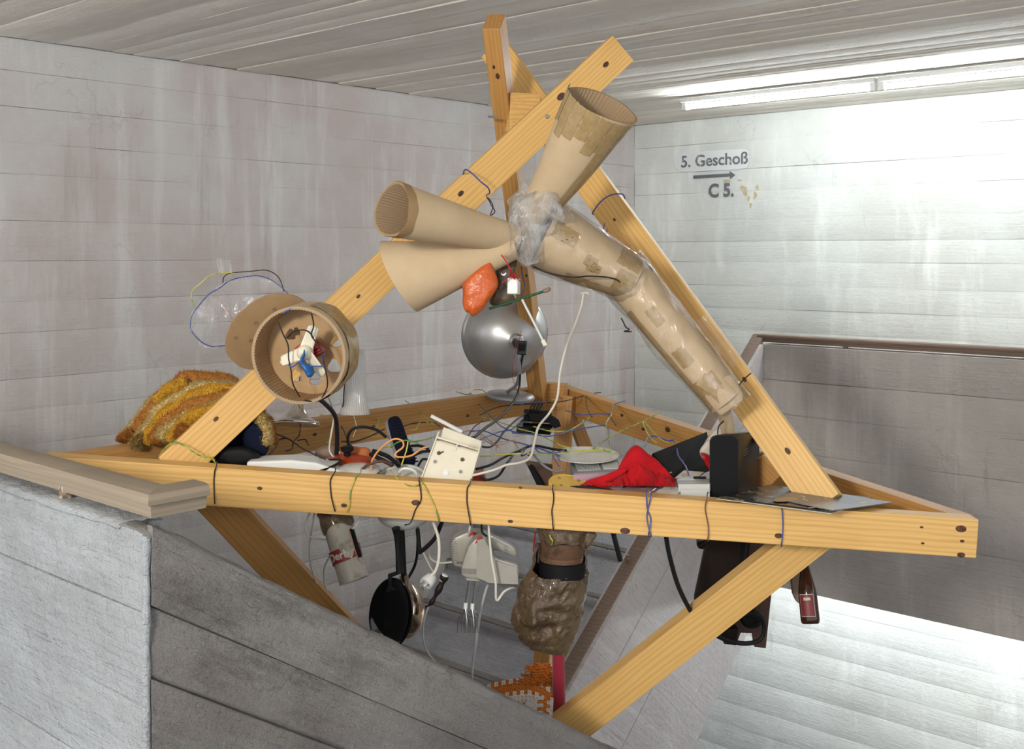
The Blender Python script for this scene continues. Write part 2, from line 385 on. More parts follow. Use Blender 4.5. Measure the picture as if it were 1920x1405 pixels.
wn = solid_uv('light_block_near', -2.4, -2.2, VL, 3.4, -4.3, -1.45, M_far)  # also added out of view, keeps world light off the lower level
land = solid_uv('landing_slab', 5.20, UB, VL, 3.2, -1.72, -1.45, M_far)
# near parapet along the landing
pa = solid_uv('parapet', 1.058, 1.125, VL, -1.935, -2.9, -.503, M_par)
boards(pa, W(1.055, VL, -2.2), VV, Z, -U, -1.842 - VL, [.20, .19, .16, .15, .18, .16, .19, .155, .17, .145], M_par, amp=.004, th=.014, gap=.0018)
# near sloping parapet beside the flight down
S1 = .622
m = MB()
zb = -3.6
m.prism([W(1.058, -1.842, -.503), W(1.085, -1.842, -.505), W(3.6, -1.842, -.502 - S1 * 2.515), W(3.6, -1.842, zb), W(1.058, -1.842, zb)], W(0, -.095, 0))
ps = m.build('parapet', M_pard); ps['kind'] = 'structure'
sl = (U - Z * S1).normalized()
boards(ps, W(1.050, -1.844, -.488 - 2.373), sl, Z, VV, 2.75, [.25, .26, .22, .24, .20, .235, .195, .27, .23, .13, .143], M_pard, amp=.006, th=.014, seg=.04, gap=.003)
# rough worn arris on the sloping parapet
m = MB()
def arr(a, b):
    u = 1.04 + a * 2.5; z = -.5 - max(0, (u - 1.075)) * S1
    v = -1.828 - b * .115
    return W(u, v, z + .002 + .006 * noise.noise(V((u * 22, v * 30, 0))) - .01 * (abs(b - .5) * 2) ** 6)
m.grid(arr, 160, 6); m.build('coping', M_pard, ps, smooth=60, solid=.004)
m = MB()
def arr2(a, b):
    v = VL + .05 + a * (-1.925 - VL - .05); u = 1.036 + b * .092
    return W(u, v, -.498 + .004 * noise.noise(V((v * 22, u * 40, 3))) - .008 * (abs(b - .5) * 2) ** 6)
m.grid(arr2, 160, 6); m.build('coping', M_par, pa, smooth=60, solid=.004)
m = MB()
m.tube([W(1.043 + .004 * noise.noise(V((z * 9, 1, 0))), -1.836 + .004 * noise.noise(V((z * 9, 5, 0))), z) for z in [-.505 - i * .02 for i in range(90)]], lambda t: .0075 + .004 * noise.noise(V((t * 40, 0, 0))), 8)
m.build('worn_arris', M_par, pa, smooth=60)
# landing parapet across the void
pf = solid_uv('parapet', 5.22, 5.32, -2.98, 3.2, -1.72, -.475, M_far)
boards(pf, W(5.22, -2.98, -1.72), VV, Z, -U, 6.0, [.16, .19, .17, .18, .19, .175, .18], M_far, amp=.003, th=.014)
# far flight with its stringer
S2 = .85
m = MB()
m.prism([W(5.2, -2.98, -.475), W(5.2, -2.98, -1.82), W(2.6, -2.98, -1.82 - 2.6 * S2), W(1.7, -2.98, -1.82 - 3.0 * S2), W(1.7, -2.98, -.475 - 3.5 * S2)], W(0, -.10, 0))
st = m.build('parapet', M_str); st['kind'] = 'structure'
sl2 = (U * -1 - Z * S2).normalized()
boards(st, W(5.2, -2.98, -1.80), sl2, Z, VV, 3.8, [.21, .23, .22, .2, .22, .245], M_str, amp=.003, th=.008)
ns = 15; fl3 = thing_steps = None
m = MB(); m.prism([W(5.25, VL, -1.45), W(5.25, VL, -1.75), W(5.25 - ns * .235, VL, -1.75 - ns * .2), W(5.25 - ns * .235, VL, -1.45 - ns * .2)], W(0, -2.98 - .1 - VL, 0))
m.v = [q - Z * .02 for q in m.v]
stair = m.build('staircase', M_step); stair['kind'] = 'structure'
for i in range(ns):
    u1 = 5.22 - i * .235; z = -1.45 - i * .2
    if i:
        m = MB()
        def tr(a, b, u1=u1, z=z):
            v = VL + a * (-3.08 - VL)
            return W(u1 - .0 + b * .245, v, z + .003 * noise.noise(V((v * 12, b * 5, i))))
        m.grid(tr, 40, 2); m.build('tread', M_tread, stair, solid=.012)
    m = MB()
    def ri(a, b, u1=u1, z=z):
        v = VL + a * (-3.08 - VL)
        return W(u1 + .004 - .010 * math.sin(b * math.pi) + .005 * noise.noise(V((v * 15, b * 8, i))), v, z - b * .2)
    m.grid(ri, 50, 5); m.build('riser', M_step, stair, solid=.012, smooth=60)

# ceiling tubes
def tube_lamp(v0, v1, u, z, label, grp, mt=None):
    t = thing('tube_lamp', label, 'lamp', W(u, (v0 + v1) / 2, z), grp)
    MB().tube([W(u, v0 + .03, z - .05), W(u, v1 - .03, z - .05)], .014, 12).build('tube', mt or M_tubeglow, t, smooth=40)
    m = MB(); m.prism([W(u - .025, v0, z - .001), W(u + .025, v0, z - .001), W(u + .025, v0, z - .025), W(u - .025, v0, z - .025)], W(0, v1 - v0, 0)); m.build('fitting', M_white, t)
    for vv in (v0, v1 - .03):
        m = MB(); m.prism([W(u - .015, vv, z - .02), W(u + .015, vv, z - .02), W(u + .015, vv, z - .07), W(u - .015, vv, z - .07)], W(0, .03, 0)); m.build('lamp_holder', M_white, t, bevel=.003)
tube_lamp(-3.75, -2.55, 5.62, ZC - .012, 'lit fluorescent tube on the ceiling above the painted arrow', None)
tube_lamp(-2.53, -1.33, 5.62, ZC - .012, 'lit fluorescent tube running out at the upper right edge', None)
tube_lamp(-4.2, -3.0, 5.95, -1.74, 'lit fluorescent tube under the landing slab nearest the corner', None, M_tubeglow2)
tube_lamp(-2.9, -1.7, 5.95, -1.74, 'lit fluorescent tube under the landing slab above the bright lower wall', None, M_tubeglow2)
tube_lamp(-1.6, -.4, 5.95, -1.74, 'lit fluorescent tube under the landing slab farthest right', None, M_tubeglow2)

# handrails
prof = [(-.023, -.048), (-.027, -.025), (-.036, -.022), (-.0375, -.012), (-.033, -.003), (-.02, 0), (.02, 0), (.033, -.003), (.0375, -.012), (.036, -.022), (.027, -.025), (.023, -.048)]
def rail(name, path, sides, mat, parent, zs=1):
    m = MB(); n = len(prof); vs = []
    for p, s in zip(path, sides):
        for a, z in prof: vs.append(p + s * a + Z * z * zs)
    fs = [(i * n + k, i * n + (k + 1) % n, (i + 1) * n + (k + 1) % n, (i + 1) * n + k) for i in range(len(path) - 1) for k in range(n)]
    fs += [tuple(range(n)), tuple((len(path) - 1) * n + k for k in range(n - 1, -1, -1))]
    m.add(vs, fs); return m.build(name, mat, parent, smooth=35)
def railobj(name, p0, p1, side, mat, parent, s0=None, s1=None, zs=1, taper=0):
    """rail in its own frame (local x along the grain)"""
    o = rail(name, [p0, p1], [s0 or side, s1 or side], mat, None, zs)
    d = (p1 - p0).normalized(); M = frame(p0, Z, d)
    o.data.transform(M.inverted() @ Matrix.Translation(o.location))
    o.parent = parent; o.matrix_local = Matrix.Translation(-wloc(parent)) @ M
    return o
hr = thing('handrail', 'weathered grey-brown wooden handrail on the near left parapet', 'handrail', W(1.085, -2.6, -.5))
cz = -.432; mit = (U - VV)
railobj('rail', W(1.085, VL + .05, cz), W(1.085, -1.875, cz), U, M_rail, hr, s1=(U - VV) )
railobj('rail_end', W(1.085, -1.875, cz), W(1.175, -1.875, cz), -VV, M_rail, hr, s0=(U - VV))
for vv in (-2.20, -3.0, -3.8, -4.5):
    m = MB(); m.box(frame(W(1.070, vv, -.487), Z, U), .020, .016, .036); m.build('bracket', M_rustm, hr, bevel=.001)
m = MB(); m.lathe(frame(P(212, 913.5, 2.115), Z, VV), [(.008, 0), (.008, .0005)], 12, sy=.45); m.build('screw_hole', M_black, hr)
hf = thing('handrail', 'brown wooden handrail climbing beside the far steps to the landing', 'handrail', W(5.2, -3.03, -.5))
railobj('rail', W(1.8, -3.03, -.415 - 3.45 * S2), W(5.25, -3.03, -.425), VV, M_railf, hf, zs=1.3)
for k in range(4):
    u = 5.0 - k * .9; z = -.475 - (5.2 - u) * S2
    MB().tube([W(u, -3.03, z - .02), W(u, -3.03, z + .05)], .007, 8).build('bracket', M_rustm, hf)
hl = thing('handrail', 'long brown wooden handrail on the landing parapet at right', 'handrail', W(5.27, -1, -.475))
railobj('rail', W(5.27, -3.03, -.425), W(5.27, 3.1, -.425), -U, M_railf, hl, zs=.85)
for vv in (-2.55, -1.38, -.2, 1.0, 2.2):
    MB().box(frame(W(5.27, vv, -.465), Z, U), .02, .018, .05).build('bracket', M_rustm, hl)

# writing on the back wall
def text_mesh(txt, size, bold=.0):
    cu = bpy.data.curves.new('lettering', 'FONT'); cu.body = txt; cu.size = size; cu.extrude = .0006; cu.offset = bold
    cu.align_x = 'CENTER'; cu.align_y = 'CENTER'; cu.resolution_u = 4
    o = bpy.data.objects.new('tmp', cu); C.objects.link(o)
    dg = bpy.context.evaluated_depsgraph_get(); me = bpy.data.meshes.new_from_object(o.evaluated_get(dg))
    bpy.data.objects.remove(o); return me
def put_text(txt, size, M, mat, parent, bold=0, sx=1, name='lettering'):
    me = text_mesh(txt, size, bold); me.transform(M @ Matrix.Diagonal((sx, 1, 1, 1))); me.transform(Matrix.Translation(-wloc(parent)))
    me.materials.clear(); me.materials.append(mat); me.name = name
    o = bpy.data.objects.new(name, me); C.objects.link(o); o.parent = parent; return o
def onwall(x, y, off=0.006):
    r = (x - 960) / F; Y = (UB - off) / (.674 * r + .739); return P(x, y, Y)
sign = thing('wall_sign', 'white painted patch with grey letters 5. Geschoß, arrow and C5. on back wall', 'sign', onwall(1340, 330))
pt = [(1262, 305), (1268, 292), (1283, 285), (1300, 287), (1325, 283), (1360, 281), (1390, 279), (1402, 282), (1404, 300), (1400, 314), (1385, 318), (1340, 320), (1300, 322), (1276, 322), (1266, 314)]
m = MB(); m.add([onwall(x, y, .004) for x, y in pt] + [onwall(x, y, .001) for x, y in pt], [tuple(range(15))] + [(i, (i + 1) % 15, 15 + (i + 1) % 15, 15 + i) for i in range(15)])
m.build('painted_patch', M_patch, sign)
MW = frame(onwall(1337.5, 299.5, .0055), -U, VV)
d = (onwall(1395, 295) - onwall(1280, 304)); MW = frame(onwall(1338, 301, .0055), (-U), VV)
put_text('5. Geschoß', .113, MW, M_ink, sign, .0022, 1.04)
put_text('C 5.', .125, frame(onwall(1352, 358, .0055), -U, VV), M_ink2, sign, .004, .95)
m = MB()
for poly in ([(1299.5, 329.2), (1368, 325.4), (1368, 330.6), (1300, 335.2)], [(1368, 321), (1378, 328), (1369, 336)]):
    m.prism([onwall(x, y, .0055) for x, y in poly], U * .004)
m.build('arrow', M_ink2, sign)
m = MB()
for x, y, a, b in ((1362, 339, 9, 3), (1386, 338, 5, 2), (1392, 352, 7, 4), (1397, 362, 4, 7), (1403, 371, 3, 6), (1416, 366, 3, 8), (1420, 352, 3, 6), (1407, 384, 2, 6)):
    m = MB(); m.prism([onwall(x + a * math.cos(t) * R.uniform(.5, 1.2), y + b * math.sin(t) * R.uniform(.5, 1.2), .0045) for t in [i * math.pi / 5 for i in range(10)]], U * .003); m.build('ochre_stain', M_ochre, sign)

# ------------------------------------------------------------ timber frame
tf = thing('timber_frame', 'large tripod and triangle frame of yellow pine beams spanning the stairwell', 'frame', P(960, 950, 2.95))
BEAMS = {}
def beam(name, p0, p1, n, wd, th, mat=None, cut0=(0, 0), cut1=(0, 0), bev=.002, parent=None):
    x = (p1 - p0).normalized(); n = V(n); y = -(n - x * n.dot(x)).normalized(); z = x.cross(y)
    L = (p1 - p0).length
    M = Matrix((x, y, z)).transposed().to_4x4(); M.translation = p0
    vs = []
    for e in (0, 1):
        for yy in (-1, 1):
            for zz in (-1, 1):
                cx = (cut0 if e == 0 else cut1)
                vs.append(V((e * L + cx[0] * yy + cx[1] * zz, yy * th / 2, zz * wd / 2)))
    m = MB(); m.add(vs, [(0, 1, 3, 2), (4, 6, 7, 5), (0, 4, 5, 1), (2, 3, 7, 6), (0, 2, 6, 4), (1, 5, 7, 3)])
    parent = parent or tf
    o = m.build(name, mat or M_pine, None, bevel=bev)
    o.parent = parent; o.matrix_local = Matrix.Translation(-wloc(parent)) @ M
    BEAMS[name + str(len(BEAMS))] = (M, wd, th, L)
    return M
def knot(M, px, py, th, r=.006, sx=1.6):
    """dark knot let into the face of a beam that looks towards -y of its frame"""
    n = -(M.to_3x3() @ V((0, 1, 0))); o = M.translation + n * (th / 2)
    d = P(px, py, 1.0); t = o.dot(n) / d.dot(n); c = d * t
    ax = M.to_3x3() @ V((1, 0, 0))
    m = MB(); m.lathe(frame(c - n * .0012, n, ax), [(r * .75, 0), (r * .75, .0014), (r * .5, .0018), (r * .5, .0013), (.0001, .0013)], 12, sx=sx)
    m.build('knot', M_knot, tf, smooth=50)
T = .06
MF = beam('beam', P(82, 892, 2.88) + V((0, T / 2, 0)), P(1833, 1011, 2.88) + V((0, T / 2, 0)), (0, -1, 0), .099, T, cut0=(-.02, 0))
for a in ((487, 916, .006), (645, 948, .007), (780, 943, .010), (957, 978, .006), (1172, 996, .011), (1460, 1005, .009), (1802, 992, .012), (1802, 1041, .009), (1728, 989, .004), (1730, 1019, .004), (1804, 1015, .005), (976, 915, .004), (144, 876, .006)):
    knot(MF, a[0], a[1], T, a[2])
ML = beam('beam', P(115, 887, 2.99), P(1040, 744, 4.50), (.45, -1, 0), .098, T, M_pine2, cut0=(0, 0))
for a in ((590, 815), (877, 780), (700, 800)): knot(ML, a[0], a[1], T, .007)
MR = beam('beam', P(1050, 744, 4.55), P(1810, 1002, 2.99), (-.62, -1, 0), .098, T, M_pine2)
for a in ((1166, 779, .008), (1206, 805, .008), (1252, 806, .012), (1260, 862, .007)): knot(MR, a[0], a[1], T, a[2])
MA = beam('post', P(322, 882, 2.985), P(1162, 94, 3.46), (.10, -1, -.12), .100, .058)
for a in ((405, 786, .007), (864, 363, .009), (1136, 121, .010), (1052, 181, .013), (672, 556, .006)): knot(MA, a[0], a[1], .058, a[2])
MC = beam('post', P(930, 95, 3.86), P(1548, 948, 2.99), (-.27, -1, 0), .100, .058)
for a in ((1477, 846, .009), (1220, 505, .010), (1152, 412, .005), (1396, 712, .007)): knot(MC, a[0], a[1], .058, a[2])
MBp = beam('post', P(926, 40, 3.42), P(1015, 785, 4.46), (-.20, -1, .0), .055, .10, M_pine2, cut0=(.0, 0))
for a in ((933, 143, .009), (926, 126, .006), (987, 517, .006), (994, 664, .007), (993, 741, .008)): knot(MBp, a[0], a[1], .10, a[2])
beam('strut', P(376, 905, 3.03), P(906, 1470, 3.35), (.1, -1, .1), .098, .058, M_pine2)
knot(Matrix(), 0, 0, 0) if False else None
MRs = beam('strut', P(1556, 976, 3.02), P(935, 1467, 3.28), (0, -1, -.12), .102, .05)
MCs = beam('strut', P(1063, 742, 4.40), P(1002, 1420, 4.25), (-.35, -1, 0), .062, .05, M_pine2)
beam('strut', P(1068, 765, 4.46), P(1125, 910, 4.50), (.3, -1, 0), .05, .04, M_pine2)
beam('strut', P(1415, 870, 3.22), P(1450, 905, 3.2), (-.6, -1, 0), .09, .05, M_pine2)
m = MB(); m.box(frame(P(977, 213, 3.60), (0, 0, 1), (1, .3, 0)), .10, .09, .12); m.build('packing_block', M_pine, tf, bevel=.002)
m = MB(); m.box(frame(P(1040, 752, 4.42), (0, 0, 1), (1, -.4, 0)), .09, .06, .14); m.build('packing_block', M_pine2, tf, bevel=.002)
for px, py in ((466, 1005),): 
    pass
nA = -(MA.to_3x3() @ V((0, 1, 0)))
c = P(1025, 219, 3.345)
m = MB(); m.lathe(frame(c, nA), [(.0135, -.004), (.0135, .0025), (.0065, .0025), (.0065, .006), (.0045, .009), (.0001, .009)], 24)
m.build('bolt', M_screw, tf, smooth=30)
MB().tube([P(930, 219, 3.5), P(928, 219, 3.52) + V((-.02, 0, 0))], .004, 8).build('bolt', M_screw, tf)

# ------------------------------------------------------------ cardboard cones and film
def cone_pt(c0, c1, r0, r1, sx=1, xd=None, egg=0):
    M = frame(c0, c1 - c0, xd); L = (c1 - c0).length
    def fn(a, t, off=0):
        r = r0 + (r1 - r0) * t + off
        ang = 2 * math.pi * a
        e = 1 + egg * (1 - t) * math.cos(ang) ** 3
        return M @ V((r * sx * math.cos(ang) * e, r * math.sin(ang), t * L))
    return fn, M, L
def wob(q, s=6, a=.004):
    return q + V((noise.noise(q * s), noise.noise(q * s + V((9, 0, 0))), noise.noise(q * s + V((0, 9, 0))))) * a
def card_cone(name, label, c0, c1, r0, r1, xd=None, sx=1, egg=0, corr=54, thick=.005, lipmat=None, jag=.0, slant=None):
    fn, M, L = cone_pt(c0, c1, r0, r1, sx, xd, egg)
    t = thing(name, label, 'cardboard', (c0 + c1) / 2)
    sl_ = slant or (lambda a: 0)
    m = MB(); m.grid(lambda a, b: wob(fn(a, sl_(a) * (1 - b) + b + (jag * noise.noise(V((a * 20, 1, 0))) if b == 0 else 0))), 96, 24, wrap=True); m.build('shell', M_card, t, smooth=60)
    m = MB(); m.grid(lambda a, b: wob(fn(a, sl_(a) * (1 - b) + b, -thick - .0022 * (.5 + .5 * math.cos(2 * math.pi * a * corr)))), corr * 6, 10, wrap=True); m.build('corrugated_liner', M_cardi, t, smooth=0)
    m = MB(); m.grid(lambda a, b: wob(fn(a, sl_(a) + .0, -b * (thick + .0022 * (.5 + .5 * math.cos(2 * math.pi * a * corr))))), corr * 6, 1, wrap=True); m.build('cut_edge', lipmat or M_cardd, t)
    return t, fn
def patch(t, fn, a0, a1, t0, t1, mat=None, off=.0015, name='tape', jag=.0, n=10):
    m = MB()
    m.grid(lambda a, b: wob(fn(a0 + (a1 - a0) * a + jag * noise.noise(V((b * 9, a * 9, 0))), t0 + (t1 - t0) * b + jag * noise.noise(V((a * 14, 7, b))), off)), n, n)
    m.build(name, mat or M_tape, t, smooth=60)
# upper left horn, mouth open to the left
ca = P(737, 398, 2.78); cb = P(978, 452, 3.04)
t1, f1 = card_cone('cardboard_horn', 'upper left cardboard horn showing its corrugated open mouth', ca, cb, .068, .036, xd=(0, 0, 1), sx=1.02, egg=.10, slant=lambda a: .02 * math.sin(2 * math.pi * a))
patch(t1, f1, -.02, .98, 0.0, .07, M_cardd, .0012, 'torn_band', .012, 40)
# lower left horn, mouth turned away
ca = P(741, 524, 3.02); cb = P(968, 466, 2.98)
t2, f2 = card_cone('cardboard_horn', 'lower left plain cardboard horn tapering under the open one', ca, cb, .108, .026, xd=(0, 0, 1), sx=1.0, slant=lambda a: -.07 * math.cos(2 * math.pi * a) + .04)
# top horn
ca = P(1128, 196, 2.88); cb = P(1002, 405, 3.05)
t3, f3 = card_cone('cardboard_horn', 'tall cardboard horn opening at the top beside the bolt', ca, cb, .094, .042, xd=(1, 0, -.9), sx=1.05, slant=lambda a: -.03 * math.cos(2 * math.pi * a))
for k in range(7):
    a0 = .09 + k * .062
    patch(t3, f3, a0, a0 + .058, 0.0, .27 + .05 * math.sin(k * 2.1), M_tape, .0014 + .0004 * (k % 2), jag=.006)
patch(t3, f3, .0, .13, .0, .95, M_tape, .0012, jag=.004)
# fat arm to the right
ca = P(1022, 440, 3.06); cb = P(1190, 528, 3.06)
t4, f4 = card_cone('cardboard_tube', 'fat cardboard tube leaving the hub towards the right post', ca, cb, .098, .058, xd=(0, 0, 1))
for a0, a1, b0, b1 in ((.17, .25, .05, .30), (.24, .30, .45, .58), (.27, .32, .5, .64), (.06, .20, .74, .98), (.22, .42, .80, .99), (.38, .5, .35, .98)): patch(t4, f4, a0, a1, b0, b1, jag=.012)
ca = P(1168, 512, 3.08); cb = P(1362, 752, 3.00)
t5, f5 = card_cone('cardboard_tube', 'long film-wrapped cardboard tube pointing down the right post', ca, cb, .066, .050, xd=(0, 0, 1))
for a0, a1, b0, b1 in ((.20, .28, .28, .40), (.22, .33, .58, .70), (.36, .47, .22, .98), (.16, .40, .80, .90)): patch(t5, f5, a0, a1, b0, b1, jag=.008)
m = MB(); m.prism(ppoly([(1323, 716), (1372, 702), (1394, 738), (1395, 752), (1352, 783), (1340, 770), (1322, 745)], 2.965), V((0, .05, 0))); m.build('flattened_end', M_card, t5, bevel=.008, smooth=50)
m = MB(); m.prism(ppoly([(1322, 700), (1352, 722), (1372, 745), (1350, 758), (1326, 735), (1305, 722)], 2.955), V((0, .004, 0))); m.build('tape', M_tape, t5, bevel=.001)
# end stub that goes on to the black box
m = MB(); m.tube(smoothpath([P(1358, 770, 3.02), P(1362, 790, 3.05), P(1366, 815, 3.08)]), .019, 14)
tag(m.build('cardboard_stub', M_card, None, smooth=50, loc='base'), 'short cardboard stub between the wrapped tube and the black speaker', 'cardboard')
# films
def film_sleeve(fn, off, t0, t1, label, amp=.007, mat=None):
    m = MB()
    m.grid(lambda a, b: wob(wob(fn(a, t0 + (t1 - t0) * b, off), 9, amp), 40, amp * .35), 90, 50, wrap=True)
    tag(m.build('plastic_film', mat or M_film, None, smooth=180, loc='base', solid=.0), label, 'film')
film_sleeve(f4, .007, -.08, 1.05, 'clear plastic film round the fat cardboard tube')
film_sleeve(f5, .009, -.05, 1.06, 'clear plastic film round the long slanting cardboard tube', .009)
fh, _, _ = cone_pt(P(984, 478, 3.03), P(1018, 388, 3.03), .056, .066, 1.0)
m = MB()
for k, off in enumerate((.0, .009, .018)):
    m.grid(lambda a, b: wob(wob(fh(a, -.15 + b * 1.35, off + .02 * abs(math.sin(b * 7 + a * 26)) * noise.noise(V((a * 9, b * 6, k)))), 11, .035), 34, .012), 110, 60, wrap=True)
tag(m.build('plastic_film', M_film2, None, smooth=180, loc='base'), 'crumpled clear film binding the horns at the hub', 'film')
# film flap over right post
m = MB()
cs = [P(1296, 600, 3.03), P(1322, 590, 3.06), P(1396, 676, 3.02), P(1370, 690, 3.0)]
m.grid(lambda a, b: wob((cs[0] * (1 - a) + cs[1] * a) * (1 - b) + (cs[3] * (1 - a) + cs[2] * a) * b, 25, .012), 14, 30)
tag(m.build('plastic_film', M_film2, None, smooth=180, loc='base'), 'shiny strip of clear film taped across the right post', 'film')

# ------------------------------------------------------------ drum with fan
cf = P(559, 667, 2.74); cbk = P(585, 655, 2.835); Rr = .1165
drum = thing('cardboard_drum', 'round cardboard drum of corrugated board with holes cut in its back', 'cardboard', cbk)
Md = frame(cf, cbk - cf, (1, 0, 0)); Ld = (cbk - cf).length
def dr(a, z, r): return Md @ V((r * math.cos(a), r * math.sin(a) * 1.0, z))
NC = 92
m = MB(); m.grid(lambda a, b: dr(2 * math.pi * a, b * Ld * 1.08, Rr + .004), 96, 4, wrap=True); m.build('side_wall', M_card, drum, smooth=60)
m = MB(); m.grid(lambda a, b: dr(2 * math.pi * a, b * Ld, Rr - .0025 - .0022 * (.5 + .5 * math.cos(2 * math.pi * a * NC))), NC * 6, 2, wrap=True); m.build('corrugated_liner', M_cardp, drum)
m = MB(); m.grid(lambda a, b: dr(2 * math.pi * a, 0, Rr + .004 - b * (.0065 + .0022 * (.5 + .5 * math.cos(2 * math.pi * a * NC)))), NC * 6, 1, wrap=True); m.build('cut_edge', M_cardi, drum)
m = MB(); m.grid(lambda a, b: wob(dr(2 * math.pi * (.78 + .45 * a), Ld * (.25 + b * .8), Rr + .0065), 30, .004), 50, 8); m.build('tape', M_tape, drum, smooth=60)
iv = Md.inverted()
nB = Md.to_3x3() @ V((0, 0, 1))
def onback(px, py):
    d = P(px, py, 1); t = (cbk - nB * .006).dot(nB) / d.dot(nB); q = iv @ (d * t); return q.x, q.y
holes = [(*onback(631, 640), .0155), (*onback(626, 687), .0165), (*onback(592, 712), .0155), (*onback(555, 706), .015), (*onback(545, 628), .0135), (*onback(556, 622), .010)]
def keep(i, j):
    a = 2 * math.pi * (i + .5) / 180; r = Rr * (j + .5) / 40; x, y = r * math.cos(a), r * math.sin(a)
    return not any((x - hx) ** 2 + (y - hy) ** 2 < (hr_ * (1 + .12 * math.sin(3 * math.atan2(y - hy, x - hx)))) ** 2 for hx, hy, hr_ in holes)
m = MB(); m.grid(lambda a, b: dr(2 * math.pi * a, Ld - .006, max(.0001, Rr * b)), 180, 40, keep=keep, wrap=True); m.build('back_plate', M_cardp, drum, solid=.004)
# fan
fan = thing('toy_fan', 'cream three-bladed plastic propeller with red motor inside the cardboard drum', 'fan', P(571, 662, 2.745))
fc = P(571, 661, 2.73); nF = (cbk - cf).normalized()
m = MB(); m.lathe(frame(fc, -nF), [(.019, -.012), (.019, 0), (.0165, .010), (.010, .016), (.0001, .019)], 28); m.build('hub', M_cream, fan, smooth=60)
for ex, ey in ((590, 611), (522, 680), (607, 704)):
    d = P(ex, ey, 2.73) - fc; L = d.length; M = frame(fc + nF * .004, nF, d)
    m = MB()
    def bl(a, b, M=M, L=L):
        x = .008 + a * (L - .008); wv = .0155 * (1 - .25 * a) * math.sqrt(max(0, 1 - max(0, (a - .9) / .1) ** 2))
        return M @ V((x, (b - .5) * 2 * wv, (b - .5) * .010))
    m.grid(bl, 20, 6); m.build('blade', M_cream, fan, smooth=60, solid=.0025)
m = MB(); m.box(frame(P(582, 656, 2.775), nF, (1, 0, .8)), .052, .052, .035); mo = m.build('motor', M_redp, fan, bevel=.003)
m = MB()
for k in range(3): m.box(frame(P(593 + k * 3, 656 + k * 4, 2.752), nF, (1, 0, .6)), .012, .003, .003)
m.build('vent_slot', M_black, fan)
m = MB()
bp = [(572, 657, .003), (571, 664, .0045), (567, 673, .007), (569, 684, .012), (576, 693, .0185), (580, 701, .018), (579, 707, .008)]
pts = [P(x, y, 2.70) for x, y, r in bp]; rs = [r for *_, r in bp]
m.tube(smoothpath(pts, 5), lambda t: rs[min(len(rs) - 1, int(t * (len(rs) - 1)))] * (1 - (t * (len(rs) - 1)) % 1) + rs[min(len(rs) - 1, int(t * (len(rs) - 1)) + 1)] * ((t * (len(rs) - 1)) % 1), 14, flat=.55)
m.v = [wob(q, 40, .006) for q in m.v]
tag(m.build('rubber_balloon', M_bluec, None, smooth=50, loc='base'), 'limp blue rubber balloon tied in front of the propeller', 'balloon')

# disc behind
dc = P(505, 622, 2.93); nD = V((.35, -1, -.55)).normalized()
disc = thing('cardboard_disc', 'brown cardboard disc with small eyelets behind the drum', 'cardboard', dc)
Mx = frame(dc, nD, (1, 0, 1.05))
m = MB(); m.lathe(Mx, [(.124, 0), (.124, .005)], 64, sy=.80); m.build('board', M_cardd, disc, disp=lambda q: q + (q - dc).normalized() * .003 * noise.noise(q * 30))
m = MB(); m.lathe(Mx, [(.1245, -.0005), (.1255, .0025), (.1245, .0055)], 64, sy=.80); 
for px, py in ((514, 580), (531, 582), (519, 594), (480, 606), (441, 634), (470, 639)):
    d = P(px, py, 1); c = d * ((dc + nD * .006).dot(nD) / d.dot(nD))
    MB().tube([c + (Mx.to_3x3() @ V((math.cos(a), math.sin(a), 0))) * .0038 for a in [i * math.pi / 6 for i in range(12)]], .0011, 6, closed=True).build('eyelet', M_tan, disc, smooth=60)
# hoop with film
hp = [(488, 518), (519, 532), (545, 560), (548, 600), (520, 640), (470, 652), (427, 648), (398, 650), (376, 640), (360, 622), (357, 605), (362, 588), (373, 573), (392, 552), (412, 540), (430, 527), (455, 520)]
hpts = [P(x, y, 3.06 + (x - 450) * .0004) for x, y in hp]
hoop = thing('wire_hoop', 'bent wire hoop with clear film stretched across, left of the disc', 'hoop', P(450, 585, 3.06))
sp = smoothpath(hpts, 6, True)
MB().tube(sp, .0016, 6, closed=True).build('hoop', M_wireb, hoop, smooth=60)
MB().tube([wob(q, 60, .012) for q in sp[40:]], .0028, 6).build('film_twist', M_film2, hoop, smooth=60)
m = MB(); cc = sum(sp, V((0, 0, 0))) / len(sp)
m.grid(lambda a, b: wob(cc * (1 - b) + sp[int(round(a * len(sp))) % len(sp)] * b, 14, .006), len(sp), 12, wrap=True)
m.build('film', M_film, hoop, smooth=180)
def wire(pts, r, mat, name=None, label=None, cat=None, parent=None, jit=0, k=6, n=6):
    q = smoothpath([P(*p) if len(p) == 3 and not isinstance(p, V) else p for p in pts], k)
    if jit: q = [wob(x, 40, jit) for x in q]
    m = MB().tube(q, r, n)
    o = m.build(name or 'wire', mat, parent, smooth=60, loc=None if parent else 'base')
    if label: tag(o, label, cat or 'wire')
    return o
wire([(365, 576, 3.04), (359, 560, 3.03), (361, 545, 3.03), (378, 530, 3.02), (395, 516, 3.02), (420, 511, 3.02), (443, 513, 3.02)], .0014, M_wirey, 'loop_wire', parent=hoop)
wire([(418, 530, 3.03), (421, 518, 3.02), (435, 512, 3.02), (470, 509, 3.02), (500, 507, 3.01), (522, 520, 3.0), (533, 547, 2.99)], .0014, M_wirek, 'loop_wire', parent=hoop)
wire([(401, 554, 3.04), (420, 575, 3.03), (440, 605, 3.0)], .0008, M_copper, 'loop_wire', parent=hoop)
